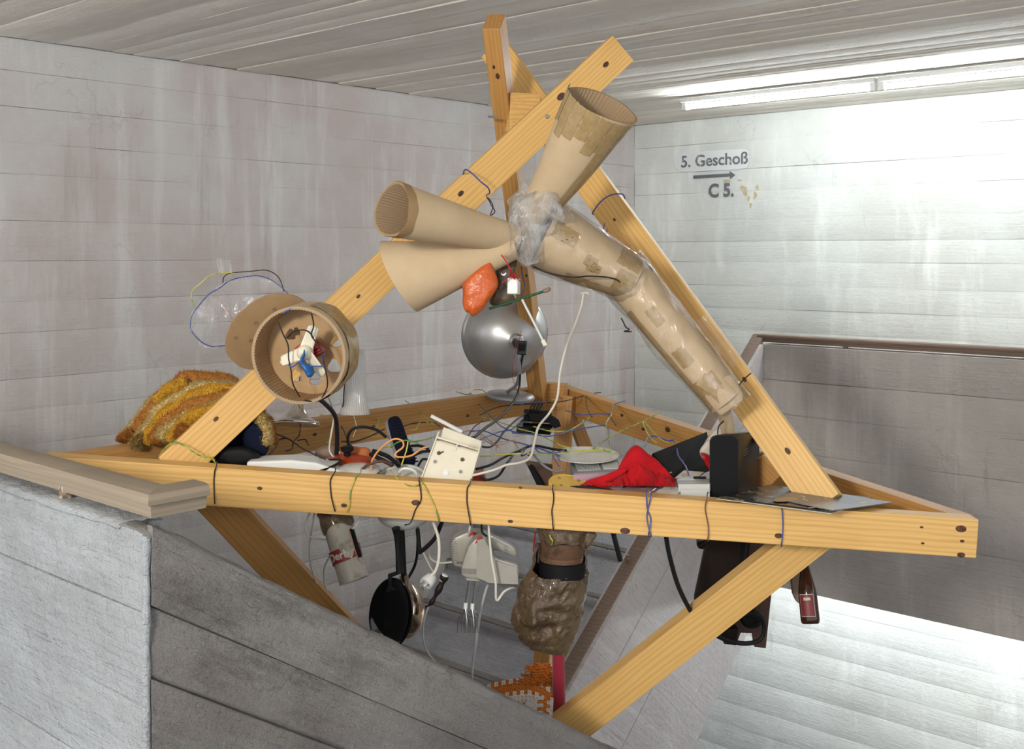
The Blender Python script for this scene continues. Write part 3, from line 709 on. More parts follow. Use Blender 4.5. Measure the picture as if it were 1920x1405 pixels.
m = MB(); m.grid(lambda a, b: wob(P(407 + a * 26, 487 + b * 26 + a * 4, 3.03), 30, .008), 6, 6); tag(m.build('plastic_film', M_film2, None, smooth=180, loc='base'), 'small curled scrap of clear film above the wire hoop', 'film')

# ------------------------------------------------------------ chrome foot, glass shade
cft = thing('lamp_foot', 'chrome trumpet-shaped lamp foot hanging below the cardboard drum', 'lamp', P(555, 792, 3.42))
s_ = 3.42 / F
Mc = frame(P(555, 793, 3.42), V((.03, .26, 1)))
m = MB(); m.lathe(Mc, [(46 * s_, -.003), (46.5 * s_, .0), (45 * s_, .003), (36 * s_, .008), (25 * s_, .018), (17 * s_, .036), (13 * s_, .058), (11.5 * s_, .08), (11 * s_, .14), (.0001, .14)], 56); m.build('foot', M_chrome, cft, smooth=60)
MB().lathe(Mc, [(46.4 * s_, -.004), (46.8 * s_, -.006), (45 * s_, -.007)], 56).build('rim', M_steel, cft, smooth=60)
s_ = 3.5 / F
Mg = frame(P(665, 776, 3.5), V((.01, .05, 1)))
gs = thing('ribbed_vase', 'ribbed clear glass vase hanging mouth down right of the drum', 'vase', P(665, 776, 3.5))
prof_g = [(28 * s_, 0), (26.5 * s_, .006), (22.5 * s_, .03), (19 * s_, .07), (17.5 * s_, .12), (18 * s_, .17), (20 * s_, .198)]
m = MB(); m.lathe(Mg, prof_g, 176, rib=.028, nr=32); m.f = [f for f in m.f if len(f) == 4]; m.m = [0] * len(m.f); m.build('glass_wall', M_glass, gs, smooth=60, solid=.002)
m = MB(); m.tube([Mg @ V((28 * s_ * math.cos(a), 28 * s_ * math.sin(a), 0)) for a in [i * math.pi / 24 for i in range(48)]], .0015, 6, closed=True); m.build('rim', M_glass, gs, smooth=60)
wire([(650, 668, 3.46), (648, 700, 3.46), (645, 735, 3.46), (642, 762, 3.46)], .002, M_wirek, 'stain', parent=gs, jit=.004)

# ------------------------------------------------------------ knitted shawl, boots
kn = thing('knitted_shawl', 'gold, rust and yellow striped knitted shawl heaped on the left beam', 'shawl', P(360, 830, 3.15))
mats = [M_rust, M_gold, M_yel, M_rust, M_gold, M_rust, M_yel, M_gold]
arcs = [  # px path, radius px, material, depth
 ([(238, 826), (262, 790), (300, 752), (345, 722), (400, 712), (440, 722)], 15, M_gold, 3.26),
 ([(250, 828), (275, 788), (312, 745), (352, 716), (410, 714), (455, 735)], 15, M_rust, 3.22),
 ([(292, 752), (312, 737), (335, 722), (352, 714)], 10, M_yel, 3.16),
 ([(262, 832), (283, 795), (320, 760), (365, 735), (420, 728), (465, 745)], 15, M_gold, 3.16),
 ([(275, 828), (292, 800), (325, 770), (370, 745), (425, 735), (470, 760)], 14, M_yel, 3.12),
 ([(288, 828), (303, 805), (332, 782), (372, 758), (430, 748), (478, 775)], 12, M_rust, 3.09),
 ([(300, 826), (315, 806), (338, 790), (360, 778), (395, 762), (440, 755)], 11, M_gold, 3.07),
 ([(322, 826), (333, 808), (350, 792), (366, 780), (395, 770), (430, 762)], 13, M_yel, 3.06),
 ([(340, 826), (345, 812), (352, 800)], 13, M_rust, 3.04),
 ([(480, 768), (492, 790), (502, 812), (505, 838)], 13, M_rust, 3.10),
 ([(478, 762), (488, 785), (496, 805), (498, 832)], 12, M_gold, 3.06),
 ([(252, 820), (258, 826), (268, 828)], 13, M_gold, 3.10),
 ([(232, 830), (236, 822), (246, 812)], 9, M_rust, 3.18),
]
for pts, r, mt, Y in arcs:
    q = smoothpath([P(x, y, Y) for x, y in pts], 10); rad = r * 1.15 * Y / F
    m = MB(); m.tube(q, lambda t: rad * (.72 + .35 * math.sin(math.pi * min(1, max(0, t)) ) + .08 * math.sin(t * 23)), 20)
    m.v = [wob(x, 22, .008) for x in m.v]
    base = list(m.v); faces = list(m.f)
    if mt is not M_yel:
        for _ in range(2600):
            f_ = R.choice(faces); p = base[f_[0]].lerp(base[f_[2 % len(f_)]], R.random()).lerp(base[f_[1]], R.random() * .5)
            c_ = min(q, key=lambda z: (z - p).length_squared)
            nrm = (p - c_).normalized(); dd = (nrm + V((R.uniform(-1, 1), R.uniform(-1, 1), R.uniform(-1, 1))) * .8).normalized() * R.uniform(.004, .013)
            sd = nrm.orthogonal() * .0005
            m.add([p - sd, p + sd, p + dd], [(0, 1, 2)])
    else:
        for i in range(0, len(q) - 1):
            for k in range(0, 20, 1):
                a = base[i * 20 + (k + i) % 20]; b = base[(i + 1) * 20 + (k + 1 + i) % 20]; c_ = q[i]
                a2 = c_ + (a - c_) * 1.05; b2 = c_ + (b - c_) * 1.05; m.tube([a2, b2], .0010, 4)
    m.build('stripe', mt, kn, smooth=60)
bt = thing('dark_bag', 'black cloth bag slumped under the left post and shawl', 'bag', P(440, 860, 3.08))
def lump(poly, Y, th, mat, parent, name, amp=.006, s=12, sub=2, bulge=1.0):
    """pillow-like body from an outline: rounded front and back"""
    c = V((sum(p[0] for p in poly) / len(poly), sum(p[1] for p in poly) / len(poly), 0)); n = 64
    sm = smoothpath([V((x, y, 0)) for x, y in poly], 6, True); n = len(sm); m = MB()
    def f(a, b):
        i = int(round(a * n)) % n; ph = (b - .5) * math.pi; k = math.cos(ph) ** .55 if abs(b - .5) < .4999 else 0
        x = c.x + (sm[i].x - c.x) * k; y = c.y + (sm[i].y - c.y) * k
        return P(x, y, Y + th / 2 * math.sin(ph) * bulge)
    m.grid(f, n, 22, wrap=True)
    return m.build(name, mat, parent, smooth=80, loc=None if parent else 'base', disp=lambda q: wob(q, s, amp))
lump([(392, 868), (385, 840), (400, 800), (430, 775), (470, 765), (500, 780), (505, 820), (498, 850), (470, 868), (430, 872)], 3.14, .10, M_navy, bt, 'body', .012)
lump([(455, 800), (475, 790), (496, 800), (505, 830), (495, 855), (470, 850), (458, 830)], 3.07, .06, M_navyk, bt, 'knit_cuff', .008)
lump([(355, 790), (375, 765), (400, 760), (410, 790), (390, 830), (362, 835)], 3.16, .08, M_umberd, bt, 'flap', .006)
tag(lump([(404, 866), (402, 845), (455, 838), (485, 852), (480, 872), (430, 878)], 3.04, .05, M_black, None, 'black_pouch', .004), 'black pouch lying at the foot of the left post', 'pouch')

# ------------------------------------------------------------ reflector lamp
rl = thing('reflector_lamp', 'grey metal reflector lamp seen from behind, on a round foot', 'lamp', P(957, 742, 4.35))
s_ = 4.25 / F
ax = (P(978, 640, 4.0) - P(947, 622, 4.21)).normalized()
Mr = frame(P(948, 628, 4.18), ax)
m = MB(); m.lathe(Mr, [(80 * s_, -.012), (81.5 * s_, -.008), (81 * s_, -.002), (78 * s_, .004), (77.5 * s_, .010), (73 * s_, .034), (72.4 * s_, .036), (66 * s_, .058), (65.4 * s_, .060), (58 * s_, .078), (57.5 * s_, .079), (45 * s_, .100), (30 * s_, .116), (18 * s_, .124), (12 * s_, .130), (11 * s_, .145), (.0001, .145)], 72)
m.build('reflector', M_alu, rl, smooth=25)
MB().tube([Mr @ V((81 * s_ * math.cos(a), 81 * s_ * math.sin(a), -.008)) for a in [i * math.pi / 36 for i in range(72)]], .004, 8, closed=True).build('rim', M_alub, rl, smooth=60)
m = MB(); m.lathe(Mr, [(12.5 * s_, .130), (14 * s_, .140), (14 * s_, .155), (11 * s_, .165), (.0001, .166)], 28); m.build('socket', M_steel, rl, smooth=50)
m = MB(); m.box(frame(P(980, 652, 3.97), (0.05, 0, 1), (1, -.2, 0)), .034, .03, .05); m.build('plug', M_blackg, rl, bevel=.004)
wire([(974, 646, 4.03), (973, 672, 4.03), (974, 700, 4.05), (968, 722, 4.10), (958, 730, 4.14), (952, 734, 4.16)], .0065, M_alub, 'stem', parent=rl, n=12)
Mb_ = frame(P(957, 742, 4.17), V((.08, -.05, 1)))
m = MB(); m.lathe(Mb_, [(43 * s_, -.012), (45 * s_, -.006), (45 * s_, .0), (42 * s_, .007), (15 * s_, .011), (.0001, .012)], 56); m.build('foot', M_alub, rl, smooth=50)

# ------------------------------------------------------------ things hanging at the hub
tag(lump([(916, 487), (924, 497), (932, 520), (931, 538), (922, 555), (905, 580), (886, 594), (878, 588), (871, 583), (868, 560), (870, 532), (888, 512)], 2.96, .055, M_orange, None, 'plastic_bag', .006, 30), 'crumpled orange plastic bag hanging below the hub', 'bag')
tag(lump([(922, 484), (945, 480), (968, 488), (966, 520), (962, 545), (966, 562), (955, 575), (935, 577), (918, 568), (922, 545), (926, 515)], 3.04, .07, M_bag, None, 'plastic_bag', .006, 30), 'brown taped bag hanging between orange bag and white block', 'bag')
m = MB(); m.box(frame(P(963.5, 537, 2.94), (0.03, .1, 1), (1, -.35, 0)), .029, .026, .042)
tag(m.build('white_block', M_white, None, bevel=.003, loc='base'), 'small white block hung on a red ribbon', 'block')
rb = thing('red_ribbon', 'red ribbon knotted over the small white block', 'ribbon', P(962, 518, 2.93))
for pts in ([(941, 531), (951, 522), (962, 517)], [(962, 517), (970, 522), (977, 530)], [(957, 508), (962, 516), (966, 522)], [(968, 508), (962, 516), (954, 520)], [(958, 505), (956, 515), (966, 524)], [(955, 521), (963, 514), (972, 518)]):
    m = MB(); m.tube(smoothpath([P(x, y, 2.915) for x, y in pts], 4), .0042, 8, flat=.35); m.build('strand', M_redp, rb, smooth=60)
sk = thing('green_stick', 'dark green stick with a pale blunt tip crossing the rear post', 'stick', P(960, 562, 2.95))
MB().tube([P(918, 579, 2.99), P(1022, 546, 2.93)], .0036, 10).build('shaft', M_green, sk, smooth=50)
MB().tube(smoothpath([P(1019, 547, 2.93), P(1024, 545, 2.93), P(1031, 542, 2.925)], 4), lambda t: .0045 + .0015 * math.sin(t * 3), 10).build('tip', M_tan, sk, smooth=50)
wsk = thing('white_rod', 'thin white plastic rod hanging from the green stick', 'rod', P(1000, 600, 2.95))
MB().tube([P(979, 562, 2.93), P(1017, 637, 2.97)], .0032, 8).build('rod', M_white, wsk, smooth=50)
MB().box(frame(P(1020, 643, 2.97), (.5, 0, -1)), .011, .009, .017).build('end_cap', M_cream, wsk, bevel=.001)

# ------------------------------------------------------------ cream bracket
br = thing('wall_bracket', 'cream plastic back plate with keyholes standing behind the front beam', 'bracket', P(835, 900, 2.98))
TL, TR, BL, BR = P(827, 797, 3.03), P(905, 826, 3.01), P(786, 905, 2.975), P(880, 914, 2.965)
nb = -(TR - TL).cross(BL - TL).normalized()
if nb.y > 0: nb = -nb
def pl(a, b, h=0): return (TL * (1 - a) + TR * a) * (1 - b) + (BL * (1 - a) + BR * a) * b + nb * h
def plbox(m, a0, a1, b0, b1, h0, h1, mi=0):
    m.prism([pl(a0, b0, h0), pl(a1, b0, h0), pl(a1, b1, h0), pl(a0, b1, h0)], nb * (h1 - h0), mi)
m = MB(); plbox(m, .0, 1, .28, 1, -.008, 0); m.build('plate', M_cream, br, bevel=.002)
m = MB(); plbox(m, .05, .97, .0, .28, -.022, -.016); m.build('upper_recess', M_cream, br, bevel=.001)
for k, bx in enumerate(((.0, .03, .12, 1.0, -.012, .006), (.97, 1.0, .08, 1.0, -.012, .006), (.03, .97, .20, .235, -.016, .005), (.03, .97, .27, .29, -.01, .003), (.48, .51, .21, .36, -.016, .004))):
    m = MB(); plbox(m, *bx); m.build('rib', M_cream, br, bevel=.0008)
for px, py, r in ((823, 850, .0055), (867, 862, .0055)):
    d = P(px, py, 1); c = d * (pl(.5, .5, .0006).dot(nb) / d.dot(nb))
    m = MB(); m.lathe(frame(c, nb), [(r, -.002), (r, .0005)], 16)
    m.prism([c + V((.002, 0, .002)) + nb * .0005, c + V((.0125, 0, .006 if px < 840 else -.004)) + nb * .0005, c + V((.0125, 0, .002 if px < 840 else -.0075)) + nb * .0005, c + V((.003, 0, -.003)) + nb * .0005], -nb * .002)
    m.build('keyhole', M_cork, br)
for px, py in ((816, 866), (864, 885)):
    d = P(px, py, 1); c = d * (pl(.5, .5, .0).dot(nb) / d.dot(nb))
    m = MB(); m.lathe(frame(c, nb), [(.0078, -.001), (.0075, .0015), (.006, .0015), (.0045, -.0005), (.0001, -.0005)], 20); m.build('screw_well', M_tan if False else M_cream, br, smooth=30)
    m = MB(); m.lathe(frame(c, nb), [(.0045, -.001), (.0045, .0004)], 16); m.build('well_bottom', M_grey, br)
d = P(837, 887, 1); c = d * (pl(.5, .5, .0).dot(nb) / d.dot(nb))
m = MB(); m.lathe(frame(c, nb), [(.0095, -.001), (.0095, .0006), (.0075, .0006), (.007, .004), (.0001, .0045)], 24); m.build('stud', M_white, br, smooth=40)
m = MB(); m.tube([P(808, 780, 3.0), P(866, 810, 3.0)], .0085, 14, flat=.6); m.build('bar', M_white, br, smooth=40)
m = MB(); m.grid(lambda a, b: wob(pl(.72 + a * .3, .02 + b * .22, .008), 50, .01), 12, 12); m.build('clear_tape', M_film2, br, smooth=180)

# ------------------------------------------------------------ slipper
sp_ = thing('slipper', 'dark navy slipper sole standing upright behind the net', 'slipper', P(760, 870, 3.18))
ol = [(727, 792), (731, 785), (742, 782), (749, 787), (755, 800), (762, 822), (770, 842), (778, 862), (776, 873), (762, 874), (750, 868), (742, 845), (733, 820)]
m = MB(); m.prism([P(p.x, p.y, 3.14) for p in smoothpath([V((x, y, 0)) for x, y in ol], 4, True)], V((.0, .022, 0))); m.build('sole', M_navy, sp_, bevel=.003, smooth=50)
m = MB()
for k in range(14):
    t = k / 13; x0 = 731 + t * 34; y0 = 792 + t * 76; m.tube([P(x0 + 2, y0, 3.137), P(x0 + 19, y0 - 3, 3.137)], .0022, 6)
m.build('quilting', M_navy, sp_)
m = MB(); m.prism([P(x - 5, y + 2, 3.165) for x, y in ol], V((0, .006, 0))); m.build('upper_edge', M_grey, sp_, bevel=.001)

# ------------------------------------------------------------ lids and trays behind the front beam
def ellips(cx, cy, rx, Y, tilt, prof, n=56):   # lathe whose axis leans towards the viewer; prof in px
    k = Y / F; M = frame(P(cx, cy, Y), V((0, -math.sin(tilt), math.cos(tilt))))
    return M, [(r * k, z * k) for r, z in prof]
t = thing('pot_lid', 'red enamel pot lid with a black knob, behind the beam', 'lid', P(655, 868, 3.10))
M, pr = ellips(653, 866, 48, 3.10, .12, [(48, -2), (49, 0), (46, 3), (30, 9), (14, 12), (.1, 13)]); MB().lathe(M, pr, 48).build('lid', M_redlid, t, smooth=40)
M, pr = ellips(651, 852, 10, 3.08, .12, [(6, -3), (7, 4), (12, 8), (12.5, 13), (10, 14), (.1, 14)]); MB().lathe(M, pr, 24).build('knob', M_black, t, smooth=30)
tag(lump([(632, 842), (645, 836), (680, 838), (697, 846), (700, 858), (692, 862), (668, 852), (650, 862), (655, 872), (645, 872), (640, 852)], 3.13, .03, M_terra, None, 'leather_strip', .006, 30), 'torn orange leather strip curled round the red lid', 'leather')
M, pr = ellips(668, 882, 40, 3.02, .10, [(43, -3), (45, 0), (43, 3), (20, 9), (.1, 10)])
t = thing('pot_lid', 'white enamel lid with a steel rim below the red lid', 'lid', P(668, 882, 3.02))
MB().lathe(M, pr, 48).build('lid', M_enamel, t, smooth=50); M2, pr2 = ellips(668, 882, 40, 3.02, .10, [(45, -4), (46.5, -2), (45, 0)]); MB().lathe(M2, pr2, 48).build('rim', M_steel, t, smooth=50)
t = thing('oval_lid', 'oval dark-rimmed lid leaning across the white tray', 'lid', P(585, 880, 3.03))
Mo = frame(P(585, 885, 3.03), V((-.28, -.12, 1)), V((1, 0, -.28)))
MB().tube([Mo @ V((.082 * math.cos(a), .05 * math.sin(a), 0.008)) for a in [i * math.pi / 32 for i in range(64)]], .0042, 8, closed=True, flat=.8).build('rim', M_umberd, t, smooth=60)
MB().lathe(Mo, [(.08, .006), (.06, .012), (.0001, .015)], 48, sy=.6).build('pane', M_greyl, t, smooth=60)
tr_ = thing('white_tray', 'white plastic tray with vent slots behind the left part of the beam', 'tray', P(530, 880, 3.0))
m = MB(); m.prism(ppoly([(462, 866), (545, 863), (592, 868), (640, 884), (660, 900), (462, 900)], 2.985), V((0, .09, .0))); m.build('body', M_white, tr_, bevel=.006)
for k in range(6): MB().box(P(475 + k * 12, 880 + k * .8, 2.982), .009, .004, .003).build('slot', M_umberd, tr_)
tag(MB().lathe(frame(P(420, 880, 3.02), V((-.15, -.2, 1))), [(.055, -.003), (.056, 0), (.04, .006), (.0001, .007)], 40, sy=.5).build('black_plate', M_black, None, smooth=50, loc='base'), 'thin black plate edge beside the left post foot', 'plate')
tag(lump([(590, 852), (600, 838), (620, 835), (632, 845), (630, 862), (600, 868)], 3.2, .07, M_tan, None, 'paper_cup', .003, 20), 'small brown paper cup behind the red lid', 'cup')
bw = thing('enamel_bowl', 'white enamel pot with green rim hanging behind the front beam', 'pot', P(757, 985, 3.03))
k = 3.04 / F; Mw = frame(P(757, 930, 3.04), V((.05, -.42, 1)))
MB().lathe(Mw, [(57 * k, .0), (59 * k, -.003), (58 * k, -.03), (50 * k, -.058), (34 * k, -.078), (15 * k, -.086), (.0001, -.088)], 56).build('bowl', M_enamel, bw, smooth=50)
Mw2 = frame(P(752, 905, 3.03), V((-.05, -.5, 1)))
MB().lathe(Mw2, [(52 * k, 0), (53 * k, .003), (48 * k, .007), (44 * k, .005), (30 * k, .016), (.0001, .020)], 56).build('lid', M_enamel, bw, smooth=40)
MB().tube([Mw2 @ V((53 * k * math.cos(a), 53 * k * math.sin(a), .002)) for a in [i * math.pi / 32 for i in range(64)]], .0014, 6, closed=True).build('rim', M_green, bw, smooth=60)
MB().tube(smoothpath([P(748, 893, 2.99), P(750, 884, 2.975), P(758, 879, 2.97), P(772, 881, 2.97), P(780, 888, 2.975), P(781, 897, 2.985)], 6), .0045, 10, flat=.9).build('handle', M_enamel, bw, smooth=60)

# ------------------------------------------------------------ plate, radios, red cloth ...
pt_ = thing('plate', 'white china plate with a crumb lying on the grey radio', 'plate', P(1099, 860, 3.16))
k = 3.16 / F; Mp = frame(P(1099, 857, 3.16), V((0, -.07, 1)))
MB().lathe(Mp, [(20 * k, -.006), (36 * k, -.006), (62 * k, .005), (62 * k, .007), (40 * k, -.002), (.0001, -.003)], 56).build('dish', M_enamel, pt_, smooth=50)
m = MB(); m.lathe(frame(P(1081, 852, 3.12), Z), [(.004, 0), (.005, .003), (.0001, .005)], 8); tag(m.build('egg_crumb', M_yellow, None, loc='base'), 'small yellow crumb on the white plate', 'food')
rd = thing('radio', 'grey plastic radio with louvred lid and pinkish front under the plate', 'radio', P(1115, 890, 3.06))
A, B_, C_, D_ = P(1076, 888, 3.0), P(1168, 884, 3.0), P(1160, 862, 3.16), P(1068, 864, 3.16)
m = MB(); m.prism([A, B_, C_, D_], V((0, 0, -.05))); m.build('case', M_grey, rd, bevel=.003)
m = MB()
for i in range(15):
    a = .10 + i * .032; p0 = (A * (1 - a) + B_ * a); p1 = (D_ * (1 - a) + C_ * a)
    m.tube([p0.lerp(p1, .15) + Z * .001, p0.lerp(p1, .9) + Z * .001], .0016, 4)
m.build('louvres', M_greyl, rd)
m = MB(); m.prism([A.lerp(B_, .62).lerp(D_.lerp(C_, .62), .2) + Z * .0005, A.lerp(B_, .95).lerp(D_.lerp(C_, .95), .2) + Z * .0005, A.lerp(B_, .95).lerp(D_.lerp(C_, .95), .85) + Z * .0005, A.lerp(B_, .62).lerp(D_.lerp(C_, .62), .85) + Z * .0005], Z * .002); m.build('window', M_greyl, rd)
m = MB(); m.prism([A + V((-.002, -.004, -.003)), B_ + V((0, -.004, -.003)), B_ + V((0, -.004, -.05)), A + V((-.002, -.004, -.05))], V((0, .004, 0))); m.build('front_panel', M_pink, rd, bevel=.001)
k = 2.97 / F; yl = thing('yellow_tin', 'round yellow lid with three studs leaning on the front beam', 'lid', P(1066, 915, 2.97))
Mw = frame(P(1066, 907, 2.97), V((.12, -.2, 1)))
MB().lathe(Mw, [(37 * k, -.016), (38 * k, 0), (36 * k, .004), (35 * k, .002), (.0001, .002)], 44).build('lid', M_yellow, yl, smooth=40)
for a in (.6, 2.4, 4.0): MB().lathe(Mw @ Matrix.Translation((.033 * math.cos(a), .033 * math.sin(a), .002)), [(.004, 0), (.0035, .003), (.0001, .004)], 12).build('stud', M_tan, yl)
# red cloth as a heap of folds
rc = MB()
def heap(a, b):
    x = 1088 + a * 178; y0 = 918 - b * 8
    hgt = 8 + 66 * math.exp(-((a - .56) / .17) ** 2) + 20 * math.exp(-((a - .85) / .13) ** 2)
    s = math.sin(math.pi * b)
    y = 916 - hgt * s ** .75 - (1 - b) * 4
    Y = 2.965 + .19 * b
    q = P(x, y, Y)
    return q + V((0, -1, .3)) * (.03 * noise.noise(V((a * 8, b * 4, 0))) + .028 * abs(noise.noise(V((a * 13 + b * 7, b * 6, 4)))) + .008 * noise.noise(V((a * 40, b * 20, 4))))
rc.grid(heap, 90, 44)
cloth = thing('red_cloth', 'crumpled bright red felt cloth lying right of the plate', 'cloth', P(1190, 915, 3.0))
rc.build('cloth', M_red, cloth, smooth=80, solid=.003)
def fold(poly, Y, th, amp=.006): return lump(poly, Y, th, M_red, cloth, 'fold', amp, 26)
fold([(1193, 836), (1215, 850), (1236, 868), (1262, 896), (1240, 912), (1222, 905), (1214, 880), (1196, 872), (1170, 888), (1158, 880), (1178, 850)], 3.0, .03)
fold([(1095, 903), (1130, 894), (1165, 880), (1178, 884), (1150, 902), (1120, 912), (1140, 918), (1100, 914)], 2.98, .02)
fold([(1196, 874), (1212, 880), (1218, 905), (1205, 908), (1192, 890)], 2.985, .02, .008)
bk = thing('black_radio', 'flat black radio with a yellow line, leaning behind the red cloth', 'radio', P(1290, 890, 3.2))
a_, b_, c_, d_ = P(1223, 850, 3.14), P(1326, 809, 3.30), P(1334, 872, 3.22), P(1262, 894, 3.06)
nn = (b_ - a_).cross(d_ - a_).normalized(); nn = nn if nn.y > 0 else -nn
m = MB(); m.prism([a_, b_, c_, d_], nn * .025); m.build('case', M_black, bk, bevel=.002)
m = MB(); m.prism([d_.lerp(a_, .17) - nn * .001, c_.lerp(b_, .17) - nn * .001, c_.lerp(b_, .13) - nn * .001, d_.lerp(a_, .13) - nn * .001], nn * .002); m.build('yellow_line', M_wirey if False else M_yellow, bk)
m = MB()
for i in range(14):
    for j in range(5):
        p = a_.lerp(b_, .08 + i * .035).lerp(d_.lerp(c_, .08 + i * .035), .12 + j * .11) - nn * .0008; m.box(frame(p, nn), .0018, .0018, .001)
m.build('speaker_grille', M_umber, bk)
m = MB(); m.prism([a_.lerp(b_, .66).lerp(d_.lerp(c_, .66), .12) - nn * .001, a_.lerp(b_, .82).lerp(d_.lerp(c_, .82), .12) - nn * .001, a_.lerp(b_, .82).lerp(d_.lerp(c_, .82), .42) - nn * .001, a_.lerp(b_, .66).lerp(d_.lerp(c_, .66), .42) - nn * .001], nn * .002); m.build('dial', M_grey, bk)
cs_ = thing('cassette_case', 'light grey cassette deck part with silver clip beside the speaker', 'cassette', P(1300, 925, 3.0))
m = MB(); m.prism([P(1272, 908, 2.96), P(1331, 908, 2.96), P(1335, 898, 3.04), P(1268, 898, 3.04)], V((0, 0, -.022))); m.build('upper_shell', M_greyl, cs_, bevel=.002)
m = MB(); m.prism([P(1276, 918, 2.955), P(1331, 918, 2.955), P(1331, 910, 3.02), P(1280, 910, 3.02)], V((0, 0, -.026))); m.build('lower_shell', M_greyl, cs_, bevel=.002)
m = MB(); m.box(frame(P(1312, 896, 2.99), Z, (1, 0, .05)), .034, .008, .006); m.build('black_clip', M_blackg, cs_, bevel=.001)
m = MB(); m.box(frame(P(1285, 899, 2.98), Z, (1, 0, .05)), .045, .015, .003); m.build('silver_clip', M_steel, cs_, bevel=.0005)
m = MB(); m.prism([P(1226, 928, 2.945), P(1266, 930, 2.945), P(1320, 885, 3.08), P(1282, 882, 3.08)], V((0, 0, -.006))); tag(m.build('paper_folder', M_paper, None, bevel=.001, loc='base'), 'off-white card folder under the grey cassette part', 'folder')
m = MB(); m.prism([P(1160, 920, 2.95), P(1218, 928, 2.95), P(1250, 905, 3.05), P(1190, 905, 3.05)], V((0, 0, -.004))); tag(m.build('pink_card', plain('pink_card', (.52, .36, .36), .4), None, loc='base'), 'shiny pink card between the red cloth and the beam', 'card')
MB().tube([P(1216, 925, 2.945), P(1229, 916, 2.95)], .003, 8).build('pen', M_steel, None, smooth=60, loc='base')
tag(bpy.data.objects['pen'], 'short silver pen on the beam edge by the blue ties', 'pen')
spk = thing('speaker_box', 'upright black speaker box at the right end of the shelf', 'speaker', P(1378, 935, 3.0))
fr_ = [(1330, 940), (1330, 826), (1334, 819), (1342, 816), (1374, 816), (1381, 819), (1385, 826), (1385, 940)]
m = MB(); m.prism(ppoly(fr_, 2.98), P(1424, 812, 3.16) - P(1385, 818, 2.98)); m.build('cabinet', M_vinylbox, spk, bevel=.0015, smooth=30)
m = MB(); m.prism(ppoly([(1332, 938), (1332, 828), (1336, 821), (1344, 818), (1372, 818), (1379, 821), (1383, 828), (1383, 938)], 2.977), V((0, .003, 0))); m.build('front_cloth', M_black, spk, bevel=.0008)
m = MB()
for i in range(6):
    for j in range(3): m.box(P(1391 + i * 2.2, 846 + j * 5 - i * 1.0, 3.02), .0012, .001, .001)
m.build('vent_holes', M_grey, spk)
tn = thing('wrapped_bottle', 'cream and red film-wrapped bottle lying behind the speaker', 'bottle', P(1325, 860, 3.2))
lump([(1348, 805), (1358, 815), (1345, 850), (1332, 872), (1318, 862), (1312, 848), (1322, 828), (1336, 808)], 3.15, .05, M_paper, tn, 'body', .005, 30)
lump([(1313, 850), (1330, 855), (1334, 878), (1322, 872)], 3.12, .03, M_redp, tn, 'red_end', .005, 30)

# record sleeves
def flat(poly, th, mat, parent, name, bev=.0006):
    m = MB(); m.prism([P(*p) for p in poly], V((0, 0, -th))); return m.build(name, mat, parent, bevel=bev)
rs1 = thing('record_sleeve', 'dark pictorial record sleeve lying lowest over the front beam', 'record sleeve', P(1490, 940, 2.9))
flat([(1343, 932, 2.86), (1442, 909, 3.10), (1634, 933, 3.02), (1560, 959, 2.80)], .003, M_sleeved, rs1, 'sleeve')
flat([(1344, 935, 2.858), (1443, 912, 3.09), (1632, 937, 3.01), (1558, 963, 2.797)], .002, M_paper, rs1, 'record_edge')
rs2 = thing('record_sleeve', 'blue-grey record sleeve lying on top of the dark one', 'record sleeve', P(1560, 945, 2.9))
flat([(1450, 934, 2.90), (1508, 914, 3.09), (1673, 942, 2.97), (1561, 957, 2.79)], .0025, M_sleeve, rs2, 'sleeve')
def onsl(x, y): # on sleeve 2 plane
    a = P(1450, 934, 2.90); n = (P(1508, 914, 3.09) - a).cross(P(1673, 942, 2.97) - a).normalized(); n = n if n.z > 0 else -n
    d = P(x, y, 1); return d * ((a + n * .0006).dot(n) / d.dot(n)), n
m = MB(); m.add([onsl(x, y)[0] for x, y in [(1449, 938), (1455, 934), (1470, 932), (1486, 932), (1497, 936), (1496, 938), (1470, 941), (1455, 941)]], [tuple(range(8))]); m.build('cream_disc_print', plain('cream_print', (.42, .33, .19), .4), rs2)
m = MB(); m.add([onsl(x, y)[0] for x, y in [(1515, 952), (1535, 950), (1534, 951.5), (1517, 953.5)]], [(0, 1, 2, 3)]); m.build('red_print', M_redp, rs2)
m = MB(); m.add([onsl(x, y)[0] for x, y in [(1600, 943), (1624, 941), (1626, 942.2), (1602, 944.5)]], [(0, 1, 2, 3)]); m.build('gold_print', M_yellow, rs2)
m = MB(); 
for pl_ in ([(1543, 926), (1550, 930), (1546, 935), (1556, 939), (1570, 946)], [(1503, 930), (1510, 933), (1506, 937), (1515, 939)]):
    m.tube([onsl(x, y)[0] for x, y in pl_], .0007, 4)
m.build('white_line_print', M_white, rs2)

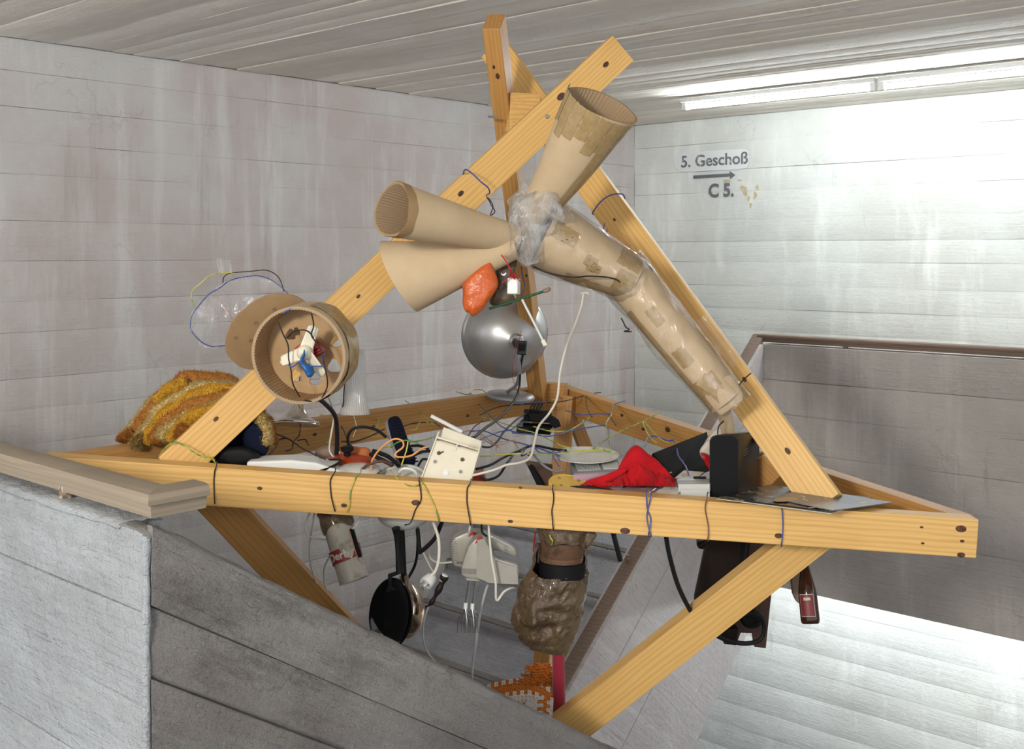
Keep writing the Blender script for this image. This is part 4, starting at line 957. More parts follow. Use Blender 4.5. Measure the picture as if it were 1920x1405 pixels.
# black box on the net at the back, umber box
bb = thing('power_adapter', 'black plastic adapter box sitting on the wire net near the rear post', 'adapter', P(1008, 808, 3.9))
m = MB(); m.prism([P(968, 800, 3.80), P(975, 786, 3.95), P(1045, 790, 3.95), P(1032, 804, 3.80)], V((0, 0, -.022))); m.build('base', M_blackg, bb, bevel=.003)
m = MB(); m.prism(ppoly([(981, 790), (983, 768), (1034, 772), (1036, 794)], 3.88), V((0, .03, 0))); m.build('body', M_black, bb, bevel=.004)
m = MB(); m.prism(ppoly([(1030, 796), (1036, 780), (1048, 788), (1052, 800), (1040, 804)], 3.84), V((0, .02, 0))); m.build('clip', M_black, bb, bevel=.002)
m = MB()
for x in (992, 998, 1004, 1010): m.tube([P(x, 774, 3.86), P(x + 3, 764, 3.88), P(x + 8, 757, 3.9)], .003, 6)
m.build('prongs', M_black, bb)
um = thing('wooden_box', 'open reddish-brown wooden box hanging under the net in the middle', 'box', P(1015, 900, 3.1))
m = MB(); m.prism(ppoly([(983, 864), (1036, 872), (1036, 920), (1014, 925), (1000, 895)], 3.16), V((0, .012, 0))); m.build('side_panel', M_umber, um, bevel=.001)
m = MB(); m.prism(ppoly([(990, 876), (998, 873), (1023, 915), (1012, 922)], 3.14), V((0, .02, 0))); m.build('black_edge', M_black, um, bevel=.002)
m = MB(); m.prism(ppoly([(884, 905), (890, 888), (905, 884), (912, 906)], 3.1), V((0, .05, 0))); tag(m.build('red_brown_box', M_redlid, None, bevel=.002, loc='base'), 'corner of a red-brown box right of the cream bracket', 'box')

# ------------------------------------------------------------ under the beam
ca0, ca1 = P(627, 968, 3.02), P(664, 1089, 2.97); axc = (ca1 - ca0).normalized()
can = thing('tin_can', 'dented food can with red label band hanging bottom down on wires', 'can', ca1)
Mk = frame(ca0, axc, V((1, 0, -.2))); Lc = (ca1 - ca0).length; rC = .0395
m = MB(); m.lathe(Mk, [(rC * .93, -.01), (rC * .95, 0), (rC, .02), (rC, Lc - .004), (rC * 1.03, Lc - .002), (rC * 1.03, Lc), (rC * .95, Lc), (rC * .93, Lc - .004), (.0001, Lc - .004)], 44); m.build('can', M_can, can, smooth=30, disp=lambda q: wob(q, 18, .004))
m = MB(); m.grid(lambda a, b: wob(Mk @ V(((rC + .0012) * math.cos(2 * math.pi * a), (rC + .0012) * math.sin(2 * math.pi * a), Lc * (.50 + b * .20))), 18, .004), 44, 4, wrap=True); m.build('red_band', plain('can_red', (.24, .02, .02), .45), can, smooth=60)
WT = -1; WZ = 1
def wraptext(txt, size, ang, zc, mat, up=-1):
    me = text_mesh(txt, size, .0008)
    for v_ in me.vertices:
        x, y, z = v_.co; a = ang + x / rC * up
        q = wob(Mk @ V(((rC + .0018 + z * .5) * math.cos(a), (rC + .0018 + z * .5) * math.sin(a), zc - y * WZ)), 18, .004) - wloc(can)
        v_.co = q
    me.materials.clear(); me.materials.append(mat); o = bpy.data.objects.new('lettering', me); C.objects.link(o); o.parent = can
tocam = (-ca0).normalized(); lx = (Mk.inverted().to_3x3() @ tocam); ang0 = math.atan2(lx.y, lx.x)
wraptext('Derby', .030, ang0 + .42, Lc * .60, M_paper, WT)
m = MB(); m.grid(lambda a, b: wob(wob(Mk @ V(((rC + .004) * math.cos(2 * math.pi * a), (rC + .004) * math.sin(2 * math.pi * a), -.02 + Lc * (.30 + .05 * math.sin(a * 18)) * b)), 18, .004), 30, .008), 44, 8, wrap=True); m.build('tape_wrap', M_bag, can, smooth=60)
m = MB(); m.grid(lambda a, b: Mk @ V(((rC + .003) * math.cos(ang0 - 1.1 + a * .4), (rC + .003) * math.sin(ang0 - 1.1 + a * .4), Lc * (.28 + b * .44))), 6, 8); m.build('black_tape', M_black, can, solid=.0008)
wire([(655, 995, 2.95), (662, 1020, 2.94), (670, 1045, 2.93), (676, 1052, 2.93)], .0016, M_copper, 'copper_strip', parent=can)
# pans
pn = thing('black_pan', 'oval glossy black pan hanging by its handle at the parapet edge', 'pan', P(735, 1150, 2.97))
cpx, cpy, Yp = 733, 1151, 2.96
Mpn = frame(P(cpx, cpy, Yp), V((-.35, -1, .12)), V((.12, 0, 1)))
MB().lathe(Mpn, [(.0001, -.03), (.05, -.027), (.075, -.018), (.088, 0), (.092, .001), (.088, -.002), (.07, -.012), (.045, -.018), (.0001, -.020)], 60, sy=.66).build('bowl', M_blackg, pn, smooth=50)
MB().tube([Mpn @ V((.091 * math.cos(a), .060 * math.sin(a), .001)) for a in [i * math.pi / 32 for i in range(64)]], .003, 8, closed=True).build('rim', M_blackg, pn, smooth=60)
m = MB(); m.tube(smoothpath([P(742, 990, 2.97), P(744, 1005, 2.97), P(747, 1045, 2.96), P(750, 1075, 2.955)], 6), lambda t: .0125 + .003 * math.cos(t * 6), 14, flat=.7); m.build('handle', M_black, pn, smooth=60)
m = MB(); m.prism(ppoly([(727, 1078), (752, 1070), (753, 1076), (735, 1083), (734, 1100), (745, 1108), (722, 1112), (728, 1098)], 2.955), V((0, .01, 0))); m.build('bracket', M_black, pn, bevel=.002)
cp = thing('chrome_ladle', 'bronze-tinted chrome ladle hanging behind the black pan', 'ladle', P(765, 1130, 3.05))
Mcp = frame(P(766, 1148, 3.05), V((.5, -1, .1)), V((.0, 0, 1)))
MB().lathe(Mcp, [(.0001, .035), (.03, .030), (.052, .014), (.062, -.004), (.064, -.008), (.06, -.008)], 48, sx=1.12, sy=.78).build('bowl', M_bronze, cp, smooth=60)
MB().tube([P(757, 1078, 3.04), P(760, 1108, 3.04)], lambda t: .0125 + .0015 * math.sin(t * 16), 20).build('collar', M_bronze, cp, smooth=60)
MB().tube([P(753, 992, 3.04), P(757, 1078, 3.04)], .008, 12).build('handle', M_black, cp, smooth=60)
# plug and probe
pg = thing('mains_plug', 'white round mains plug hanging on a white cord', 'plug', P(806, 1092, 2.95))
Mq = frame(P(803, 1090, 2.95), V((-.5, -.6, -.35)))
MB().lathe(Mq, [(.012, -.02), (.0165, -.014), (.0185, .004), (.0175, .012), (.015, .012), (.014, .006), (.0001, .006)], 28, sy=.9).build('body', M_white, pg, smooth=35)
for s in (-1, 1): MB().tube([Mq @ V((s * .008, 0, .005)), Mq @ V((s * .008, 0, .03))], .0022, 8).build('pin', M_steel, pg, smooth=60)
wire([(808, 1080, 2.95), (817, 1070, 2.95), (823, 1045, 2.95), (822, 1010, 2.96), (812, 980, 2.98)], .0042, M_wirew, 'cord', parent=pg, n=10)
pb = thing('scorched_probe', 'charred tapering black probe with a white end beside the plug', 'probe', P(815, 1115, 2.95))
MB().tube(smoothpath([P(834, 1080, 2.94), P(828, 1095, 2.94), P(818, 1115, 2.94), P(808, 1132, 2.94), P(798, 1139, 2.94)], 5), lambda t: .011 * (1 - t * .75) + .002 * math.sin(t * 20), 12).build('shaft', M_umberd, pb, smooth=50)
MB().tube([P(829, 1090, 2.94), P(835, 1078, 2.94)], .0085, 12).build('sleeve', M_white, pb, smooth=50)
# hand mixers
def zpx(pts): return [(780 + x / 4.6825, 960 + y / 4.6825) for x, y in pts]
def mixer(label, body, Y, th, ventp, vent_dir, handle=None, beaters=None, logo=None, stripe=None):
    t = thing('hand_mixer', label, 'mixer', P(sum(p[0] for p in body) / len(body), max(p[1] for p in body), Y))
    m = MB(); m.prism(ppoly(body, Y), V((.0, th, 0))); m.build('housing', M_cream2, t, bevel=.006, smooth=40)
    if handle: m = MB(); m.prism(ppoly(handle, Y + .012), V((0, th - .024, 0))); m.build('grip', M_cream2, t, bevel=.007, smooth=40)
    for k in range(ventp[4]):
        a = k / (ventp[4] - 1); x = ventp[0] + (ventp[2] - ventp[0]) * a; y = ventp[1] + (ventp[3] - ventp[1]) * a
        MB().tube([P(x, y, Y - .0006), P(x + vent_dir[0], y + vent_dir[1], Y - .0006)], .0007, 4).build('vent_slot', M_grey, t)
    if stripe: m = MB(); m.prism(ppoly(stripe, Y - .001), V((0, .004, 0))); m.build('switch', M_redp, t, bevel=.001)
    if logo: put_text(logo[0], .0085, frame(P(logo[1], logo[2], Y - .0012), V((0, -1, 0)), V((1, 0, logo[3]))), M_ink2, t, .0003)
    return t
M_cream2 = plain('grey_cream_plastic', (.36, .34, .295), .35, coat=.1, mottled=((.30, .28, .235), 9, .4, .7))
mx1 = mixer('rear white hand mixer tilted left behind the front one', zpx([(455, 176), (335, 228), (287, 290), (300, 400), (332, 478), (412, 502), (450, 470), (640, 340), (740, 350), (880, 402), (888, 356), (830, 312), (620, 208), (540, 180)]), 3.03, .055,
            (845, 1013, 853, 1056, 11), (9, -2), logo=('BOSCH', 866, 1056, -.05), stripe=zpx([(458, 205), (490, 175), (550, 190), (545, 212), (500, 200), (462, 222)]))
mx2 = mixer('front white hand mixer with two whisks pointing down', zpx([(560, 228), (520, 238), (462, 300), (425, 400), (398, 498), (398, 560), (440, 582), (560, 600), (640, 628), (860, 646), (902, 636), (906, 510), (888, 490), (690, 430), (650, 330), (600, 238)]), 2.955, .06,
            (868, 1066, 892, 1067, 12), (-1, 10), logo=('BOSCH', 906.5, 1070.5, -.06), stripe=zpx([(518, 276), (545, 220), (578, 218), (576, 242), (550, 246), (532, 280)]))
m = MB(); m.prism(ppoly(zpx([(440, 578), (560, 598), (555, 615), (440, 606)]), 2.965), V((0, .035, 0))); m.build('collar', M_cream2, mx2, bevel=.002)
m = MB(); m.prism(ppoly(zpx([(536, 250), (600, 238), (650, 330), (690, 430), (888, 490), (900, 640), (640, 628), (530, 575)]), 2.952), V((0, .004, 0))); m.build('side_shell', M_cream2, mx2, bevel=.0012)
for (x0, x1, dy) in ((470, 437, 0), (525, 497, 5)):
    a0 = zpx([(x0, 605 + dy)])[0]; a1 = zpx([(x1, 800 + dy)])[0]; a2 = zpx([(x1 - 3, 850 + dy)])[0]
    w_ = MB().tube([P(*a0, 2.97), P(*a1, 2.97)], .0030, 8).build('whisk', M_steel, mx2, smooth=60)
    MB().tube([P(*a1, 2.97), P(*a2, 2.97)], .0052, 14).build('whisk_collar', M_white, w_, smooth=40)
    for lx_, sgn in ((-1, 1), (1, .4), (.25, -.8), (-.3, .2)):
        q = zpx([(x1 - 3, 845 + dy), (x1 - 3 + lx_ * 48 - 18 * (lx_ < 0), 950 + dy), (x1 - 3 + lx_ * 50 - 18 * (lx_ < 0), 1060 + dy), (x1 - 3 + lx_ * 20, 1072 + dy)])
        MB().tube([P(*q[0], 2.97), P(*q[1], 2.97 + .012 * sgn), P(*q[2], 2.97 + .012 * sgn)], .0016, 6).build('whisk_wire', M_steel, w_, smooth=60)

# brown taped bundle
bd = thing('taped_bundle', 'lumpy brown tape-wrapped bundle hanging under the beam, like a rough head', 'bundle', P(1030, 1228, 2.98))
rows = [(1018, 1054, 50), (1045, 1051, 50), (1062, 1049, 52), (1075, 1045, 56), (1090, 1040, 61), (1110, 1034, 64), (1130, 1030, 66), (1150, 1026, 66), (1165, 1024, 66), (1180, 1024, 61), (1195, 1024, 54), (1208, 1026, 46), (1220, 1032, 34), (1229, 1048, 10)]
def prow(t):
    k = t * (len(rows) - 1); i = min(len(rows) - 2, int(k)); f_ = k - i; a, b = rows[i], rows[i + 1]
    return [a[j] * (1 - f_) + b[j] * f_ for j in range(3)]
kk = 2.98 / F
def bag(a, b):
    y, cx, hw = prow(b); an = 2 * math.pi * a
    x = cx + hw * math.cos(an); dpt = 2.985 - math.sin(an) * hw * kk * .78
    front = max(0, math.sin(an))
    q = P(x, y, dpt)
    def g(px, py, sx, sy, h): return V((0, -1, 0)) * h * math.exp(-((x - px) / sx) ** 2 - ((y - py) / sy) ** 2) * front
    q += g(1000, 1150, 7, 22, .022) + g(1002, 1168, 9, 8, .014) + g(975, 1148, 10, 8, -.012) + g(1035, 1150, 22, 7, -.010) + g(1030, 1180, 18, 10, -.016) + g(1048, 1188, 10, 14, .012) + g(992, 1200, 18, 5, .010)
    cr = .006 * noise.noise(V((x * .03, y * .03, an * .7))) + .0022 * (1 - abs(noise.noise(V((x * .07 + y * .03, y * .05, an))) * 5)) + .002 * noise.noise(V((x * .13, y * .1, an * 2)))
    return q + (q - P(cx, y, 2.985)).normalized() * cr
m = MB(); m.grid(bag, 120, 100, wrap=True, keep=lambda i, j: not (8 < i < 52 and j < 19 + 10 * math.sin(math.pi * (i - 8) / 44))); m.build('wrapping', M_bag, bd, smooth=70)
k = kk
MB().lathe(frame(P(1054, 1080, 2.985), V((.03, 0, 1))), [(.0001, 0), (42 * k, 0), (44.5 * k, .004), (44.5 * k, .041), (42 * k, .043)], 44).build('black_band', M_black, bd, smooth=40)
MB().lathe(frame(P(1053, 1056, 2.985), V((.03, 0, 1))), [(41 * k, .002), (42 * k, .02), (41 * k, .022), (42 * k, .024), (41.5 * k, .062), (.0001, .062)], 44).build('wooden_pot', M_cork, bd, smooth=40)
m = MB(); m.grid(lambda a, b: wob(wob(P(1056 + (49 - 3 * b) * math.cos(6.2832 * a), 988 + b * 36 + 5 * math.sin(a * 20), 2.985 - 49 * k * math.sin(6.2832 * a)), 20, .01), 50, .005), 60, 12, wrap=True); m.build('neck_tape', M_bag, bd, smooth=70)
lump([(1100, 998), (1112, 996), (1118, 1005), (1108, 1022), (1100, 1030), (1096, 1015)], 2.96, .02, M_bag, bd, 'tape_ear', .004, 40)
for x0, x1 in ((1012, 1009), (1096, 1090)):
    m = MB(); m.grid(lambda a, b: wob(P(x0 + (x1 - x0) * b + (a - .5) * 3, 1014 + b * 42, 2.916), 30, .003), 2, 14); m.build('film_strip', M_film2, bd, smooth=90)
# rods and blankets beneath
tag(MB().tube([P(1046.5, 1190, 3.26), P(1048, 1290, 3.26), P(1049, 1420, 3.26)], 12 * 3.26 / F, 20).build('red_tube', M_velvet, None, smooth=60, loc='base'), 'crimson velvet-covered tube hanging down below the taped bundle', 'tube')
tag(MB().tube([P(1004, 995, 3.1), P(1000, 1034, 3.1)], .006, 6, flat=.4).build('red_strap', M_redp, None, loc='base'), 'narrow red strap end left of the taped bundle', 'strap')
bl_ = thing('crochet_blanket', 'white crocheted blanket with orange zigzag bands at the parapet edge', 'blanket', P(980, 1340, 3.25))
def crow(i, j): return 1 if (j in (5, 6, 9) or (j in (4, 10) and i % 2) or i in (2, 3)) else 0
cz = .98
def crochet(nm, f_, nu, nv, rowcol):
    m = MB(); S = 3
    m.grid(f_, nu * S, nv * S, keep=lambda i, j: not (i % S == 1 and (j % S == 1) and True), mi=lambda i, j: rowcol(i // S + (j // S) % 2, j // S)); return m.build(nm, None, bl_, mats=[M_crow, M_croo], solid=.003, smooth=60)
def fa(a, b):
    # upper flap: rounded hump falling to the left
    x = 900 + a * 137; top = 1273 + 17 * ((a - .62) / .62) ** 2 * (1 if a < .62 else 4.2)
    y = top + b * (95 - 20 * a)
    return P(x, y, 3.36 - .10 * math.sin(b * 1.5) + .01 * math.sin(a * 9))
crochet('upper_layer', fa, 20, 11, lambda i, j: 1 if j in (1, 2) or (j == 0 and i % 2) or (j == 3 and i % 2) else 0)
def fb(a, b):
    x = 968 + a * 70 - b * 6; y = 1318 - 16 * math.sin(a * 2.6) + (1 - a) * 10 + b * 90
    return P(x, y, 3.225 + .02 * (1 - b) + .012 * math.cos(a * 3))
crochet('lower_layer', fb, 12, 13, lambda i, j: 1 if i in (9, 10) or (i == 8 and j % 2) or (i in (1, 2) and j < 9) else 0)
m = MB()
for k_ in range(150):
    a = R.random(); cx = 1004 + R.uniform(-6, 6); yy = 1246 + a * 36; hw = 14 + a * 24
    pts = [P(cx + hw * R.uniform(-1, 1) + 4 * a, yy + R.uniform(-8, 8), 3.31 + R.uniform(-.03, .03)) for _ in range(3)]
    x0 = cx + hw * R.uniform(-1, .6); pts = [P(x0 + q * 9, yy + R.uniform(-4, 4) + q, 3.30 + R.uniform(-.02, .02)) for q in range(4)]
    m.tube(smoothpath(pts, 3), .0022, 5)
o = m.build('fringe', M_croo, bl_, smooth=60, kind='stuff')

# dark stool-like cabinet hanging at right
ds = thing('dark_cabinet', 'dark brown wooden cabinet with notched foot hanging behind the right strut', 'cabinet', P(1385, 1215, 3.35))
m = MB(); m.prism(ppoly([(1326, 1010), (1392, 1010), (1378, 1125), (1303, 1128), (1303, 1120)], 3.30), V((.0, .02, 0))); m.build('front_panel', M_umberd, ds, bevel=.001)
m = MB(); m.prism(ppoly([(1388, 1010), (1468, 1010), (1447, 1110), (1436, 1216), (1415, 1214), (1411, 1188), (1389, 1187), (1380, 1211), (1358, 1208), (1351, 1195), (1354, 1160), (1372, 1090)], 3.42), V((.0, .02, 0))); m.build('back_panel', M_umber, ds, bevel=.001)
m = MB(); m.prism([P(1392, 1010, 3.30), P(1400, 1010, 3.42), P(1385, 1125, 3.42), P(1378, 1125, 3.30)], V((.012, 0, 0))); m.build('side_panel', M_black, ds)
m = MB(); m.prism(ppoly([(1352, 1180), (1385, 1180), (1381, 1211), (1358, 1208), (1351, 1195)], 3.38), V((0, .04, 0))); m.build('foot_block', M_umberd, ds, bevel=.002)
m = MB(); m.lathe(frame(P(1318, 1020, 3.2), V((0, -1, -.3))), [(.016, -.03), (.018, 0), (.012, .004), (.0001, .004)], 24); tag(m.build('round_foot', M_blackg, None, smooth=40, loc='base'), 'glossy black round foot under the beam beside the dark cabinet', 'foot')
wire([(1395, 1150, 3.33), (1425, 1155, 3.32), (1433, 1180, 3.32), (1425, 1200, 3.32), (1400, 1207, 3.31), (1370, 1203, 3.30), (1342, 1191, 3.28), (1310, 1170, 3.28)], .007, M_cable, 'cable', 'thick black cable looping under the dark cabinet', 'cable', n=10)
tag(lump([(1385, 1150), (1410, 1140), (1428, 1155), (1425, 1175), (1400, 1178)], 3.36, .04, M_black, None, 'black_cord_bundle', .006, 30), 'black bundled cord in front of the dark cabinet foot', 'cord')
# bottle
b0, b1 = P(1507, 1045, 3.15), P(1520, 1170, 3.10); ab = (b0 - b1).normalized(); Mbt = frame(b1, ab, V((1, 0, 0))); k = 3.12 / F; Lb = (b0 - b1).length
bo = thing('beer_bottle', 'brown glass beer bottle with red label hanging at the right', 'bottle', b1)
MB().lathe(Mbt, [(.0001, 0), (15 * k, 0), (17 * k, .004), (17.5 * k, .012), (17 * k, 52 * k), (16.5 * k, 60 * k), (13 * k, 78 * k), (8.5 * k, 100 * k), (7 * k, 112 * k), (7 * k, 126 * k), (8 * k, 127 * k), (8 * k, 133 * k), (.0001, 133 * k)], 40).build('glass', M_glassb, bo, smooth=50)
lxb = Mbt.inverted().to_3x3() @ (-b1).normalized(); ab0 = math.atan2(lxb.y, lxb.x)
def lab(a0, a1, z0, z1, r, mat, name):
    m = MB(); m.grid(lambda a, b: Mbt @ V((r * k * math.cos(ab0 + a0 + (a1 - a0) * a), r * k * math.sin(ab0 + a0 + (a1 - a0) * a), (z0 + (z1 - z0) * b) * k)), 14, 2); m.build(name, mat, bo, smooth=60)
lab(-.95, .62, 13, 53, 17.9, M_paper, 'label_border'); lab(-.91, .58, 14, 52, 18.05, M_labelr, 'label'); lab(-.50, .22, 42, 47, 18.2, M_paper, 'label_panel')
m = MB(); m.prism(ppoly([(1487, 1050), (1500, 1045), (1504, 1075), (1502, 1134), (1494, 1130), (1487, 1115), (1484, 1090)], 3.22), V((0, .02, 0))); tag(m.build('wooden_paddle', M_tan, None, bevel=.004, loc='base'), 'tan wooden paddle behind the beer bottle', 'paddle')

# ------------------------------------------------------------ wires tied round beams
def tie(pts, mat, label, r=.0016, Y=2.876):
    q = [(x, y, Y) for x, y in pts]
    q = [(pts[0][0] + 1, pts[0][1] - 7, 2.945)] + q + [(pts[-1][0] + 1, pts[-1][1] + 1.5, 2.95)]
    wire(q, r, mat, 'wire_tie', label, 'wire', jit=.0012)
tie([(406, 873), (402, 885), (401, 915), (403, 944)], M_wirek, 'black wire tie round the front beam nearest its left end')
tie([(628, 884), (620, 900), (620, 925), (628, 958)], M_wirek, 'thin black wire tie above the tin can')
tie([(676, 886), (666, 898), (658, 920), (652, 960)], M_wirey, 'green-yellow wire tie just right of the tin can')
tie([(786, 902), (789, 925), (788, 940), (778, 958), (770, 980), (760, 984)], M_wirek, 'kinked black wire hooking down over the white pot')
tie([(792, 905), (806, 930), (815, 950), (823, 978)], M_wirey, 'green-yellow wire tie above the mains plug')
tie([(882, 906), (876, 918), (876, 945), (882, 982)], M_wirek, 'black wire tie above the hand mixers')
tie([(1036, 916), (1038, 935), (1035, 960), (1037, 992)], M_wirek, 'straight black wire tie above the taped bundle')
tie([(1212, 926), (1213, 950), (1220, 975), (1216, 1003)], M_wireb, 'left strand of the crossed blue wire ties')
tie([(1221, 926), (1216, 950), (1213, 975), (1220, 1004)], M_wireb, 'right strand of the crossed blue wire ties')
tie([(1326, 930), (1322, 955), (1328, 985), (1327, 1012)], plain('brown_wire', (.16, .07, .05), .5), 'thin brown wire tie below the black speaker')
tie([(1466, 955), (1468, 985), (1465, 1022)], M_wireb, 'single blue wire tie under the record sleeves')
wire([(732, 882, 2.96), (745, 897, 2.90), (760, 908, 2.88), (776, 912, 2.875), (788, 909, 2.875)], .0016, M_wirey, 'wire', 'green-yellow wire lying over the beam below the white pot lid', jit=.001)
wire([(868, 330, 3.27), (872, 318, 3.20), (885, 325, 3.17), (900, 340, 3.17), (915, 352, 3.18), (918, 362, 3.2), (912, 366, 3.24)], .0022, M_wireb, 'wire_tie', 'blue wire bound round the left post above the horns', jit=.001)
wire([(912, 368, 3.18), (920, 384, 3.16), (928, 396, 3.15), (918, 404, 3.14), (924, 385, 3.15), (914, 372, 3.16)], .0015, M_wirek, 'wire', 'twisted dark wire loop hanging from the left post', jit=.003)
wire([(1113, 402, 3.42), (1112, 398, 3.36), (1125, 380, 3.34), (1145, 366, 3.34), (1166, 364, 3.36), (1172, 372, 3.40)], .0022, M_wireb, 'wire_tie', 'blue wire bound round the right post below the crossing', jit=.001)
wire([(1134, 418, 3.3), (1131, 435, 3.3), (1136, 448, 3.3), (1139, 430, 3.3)], .0018, M_wireb, 'wire', 'small blue wire loop beside the right post', jit=.001)
wire([(1157, 432, 3.24), (1175, 445, 3.22), (1182, 460, 3.22), (1175, 474, 3.2)], .0009, M_copper, 'wire', 'fine copper wire curling off the right post', jit=.001)
wire([(1386, 722, 3.02), (1395, 712, 2.99), (1408, 700, 3.02)], .0018, M_wirek, 'wire_tie', 'short black wire tie low on the right post', jit=.001)
wire([(297, 861, 3.02), (305, 845, 2.98), (326, 829, 2.94), (345, 836, 2.93), (370, 852, 2.93), (392, 858, 2.94), (403, 862, 2.96)], .0018, M_wirey, 'wire_tie', 'green-yellow wire bound round the foot of the left post', jit=.0015)
wire([(378, 850, 2.93), (388, 862, 2.93), (398, 858, 2.94), (404, 868, 2.95), (390, 850, 2.93)], .0014, M_wirey, 'wire', 'green-yellow wire twist at the left post foot', jit=.003)
wire([(963, 478, 2.98), (972, 470, 2.975), (978, 450, 2.975), (979, 432, 2.99)], .0022, M_wirek, 'wire', 'black cord tied round the neck of the upper left horn', jit=.001)
wire([(995, 497, 2.965), (1030, 512, 2.955), (1070, 520, 2.955), (1110, 518, 2.96), (1150, 522, 2.98), (1165, 532, 3.01)], .0022, M_wirek, 'wire', 'black cord running along the fat cardboard tube', jit=.001)
wire([(978, 500, 3.1), (980, 520, 3.1), (984, 535, 3.1), (978, 555, 3.05)], .0016, M_wireb, 'wire', 'blue wire hanging in front of the rear post', jit=.001)
wire([(940, 478, 2.93), (950, 492, 2.92), (958, 508, 2.92)], .0018, M_redp, 'wire', 'red wire holding the ribbon below the hub', jit=.001)
wire([(1165, 597, 3.03), (1172, 612, 3.02), (1180, 618, 3.02), (1170, 622, 3.02), (1184, 622, 3.02)], .0018, M_wirek, 'wire', 'small knotted wire under the slanting tube', jit=.002)
# drum wires
wire([(521, 604, 2.735), (530, 625, 2.73), (540, 648, 2.72), (541, 672, 2.715), (546, 695, 2.715), (550, 722, 2.72), (562, 744, 2.735)], .0018, M_wirek, 'drum_wire', 'black wire running down the left half of the drum mouth', jit=.001)
wire([(584, 588, 2.735), (588, 610, 2.715), (584, 630, 2.71), (600, 652, 2.71), (607, 680, 2.71), (614, 715, 2.715), (610, 735, 2.73), (596, 752, 2.745), (570, 751, 2.74)], .0018, M_wirek, 'drum_wire', 'black wire running down the right half of the drum mouth', jit=.001)
wire([(538, 634, 2.72), (548, 624, 2.715), (565, 619, 2.71), (578, 622, 2.71), (588, 634, 2.71)], .0018, M_wirek, 'drum_wire', 'black wire arching over the propeller hub', jit=.001)
wire([(541, 684, 2.72), (548, 688, 2.705), (562, 680, 2.70), (575, 686, 2.695), (590, 687, 2.70), (607, 685, 2.71), (604, 672, 2.71), (609, 664, 2.71)], .0018, M_wireb, 'drum_wire', 'blue wire holding the balloon across the drum', jit=.001)
wire([(528, 588, 2.74), (545, 580, 2.735), (562, 577, 2.74), (577, 579, 2.75)], .0022, M_wireb, 'drum_wire', 'dark blue wire over the upper rim of the drum', jit=.001)

# wire net spanning the triangle
net = thing('wire_net', 'loose net of knotted blue, black and green-yellow wires inside the triangle', 'wire net', Q(1000, 820))
def N(pts, mat, r=.0020, jit=.0018, name='net_wire'):
    wire([Q(x, y, -.555) for x, y in pts], r, mat, name, parent=net, jit=jit)
G, B1, K = M_wirey, M_wireb, M_wirek
N([(900, 778), (940, 762), (1010, 757), (1060, 752), (1095, 742), (1127, 736)], K)
N([(975, 760), (1000, 756), (1025, 756)], B1, .003, .006)
N([(1098, 742), (1101, 765), (1110, 782)], K)
N([(1060, 770), (1090, 778), (1120, 776), (1145, 776), (1150, 760), (1172, 752)], B1)
N([(1140, 776), (1155, 798)], K)
N([(1150, 758), (1145, 780), (1136, 795), (1142, 820), (1141, 842)], G)
N([(960, 812), (1000, 815), (1030, 818), (1080, 806), (1135, 797)], B1)
N([(900, 782), (930, 790), (970, 803), (1010, 815), (1050, 835), (1070, 840)], G)
N([(1110, 843), (1140, 822), (1175, 804), (1208, 790), (1235, 774)], G)
N([(1208, 790), (1222, 808), (1240, 825), (1252, 830)], G)
N([(1205, 790), (1215, 815), (1230, 830)], G)
N([(1208, 838), (1214, 822), (1228, 818), (1250, 826), (1265, 828), (1272, 855), (1284, 872), (1292, 892)], B1, .0022)
N([(1000, 800), (1030, 808), (1070, 806), (1110, 780)], G)
N([(1138, 797), (1142, 815), (1142, 840)], B1)
N([(1110, 840), (1130, 845), (1155, 850)], G)
N([(900, 856), (940, 853), (975, 851), (1035, 852), (1070, 847), (1135, 843)], G)
N([(1000, 832), (1010, 848), (1040, 850), (1060, 843)], B1)
N([(1045, 855), (1050, 865)], B1)
N([(1035, 848), (1040, 862), (1050, 875)], B1)
N([(700, 845), (740, 835), (780, 828), (830, 818), (862, 826)], G)
N([(760, 752), (780, 765), (800, 785), (815, 797), (790, 790), (780, 805), (770, 806)], G)
N([(855, 735), (877, 740), (888, 732), (905, 732), (925, 748), (945, 752)], G)
N([(880, 742), (876, 755), (882, 738), (900, 760), (920, 780), (940, 800), (970, 812)], B1)
N([(757, 800), (775, 794), (810, 792), (825, 800)], K)
N([(600, 778), (612, 782), (622, 800), (620, 822), (614, 830)], G)
N([(690, 768), (700, 785), (710, 790), (702, 810), (690, 818)], G)
N([(640, 828), (665, 828), (700, 815), (720, 805)], K, .0028)
N([(640, 800), (655, 830), (662, 842)], K, .0028)
N([(515, 812), (545, 826), (565, 840), (595, 855), (610, 862)], K)
N([(505, 852), (518, 838), (522, 825), (535, 822)], K)
N([(566, 795), (560, 818), (550, 828), (548, 842), (536, 846)], K)
N([(558, 826), (572, 824), (578, 835)], K)
N([(880, 810), (905, 808), (925, 815), (950, 825), (1000, 838), (1050, 855)], B1)
N([(900, 825), (930, 812), (960, 805), (975, 790), (985, 775)], B1)
N([(870, 830), (880, 815), (890, 800), (905, 790)], K)
N([(930, 845), (935, 830), (960, 828), (972, 840)], M_copper, .0013)
N([(900, 818), (925, 835), (945, 832), (965, 825), (970, 842)], M_copper, .0013)
N([(860, 812), (890, 808), (920, 828), (935, 840)], M_copper, .0013)
N([(975, 848), (985, 842), (978, 855), (990, 850), (1000, 846), (990, 854)], K)
N([(1070, 720), (1060, 735), (1040, 728), (1045, 745), (1035, 750)], G)
N([(1420, 860), (1430, 848), (1440, 838)], K)
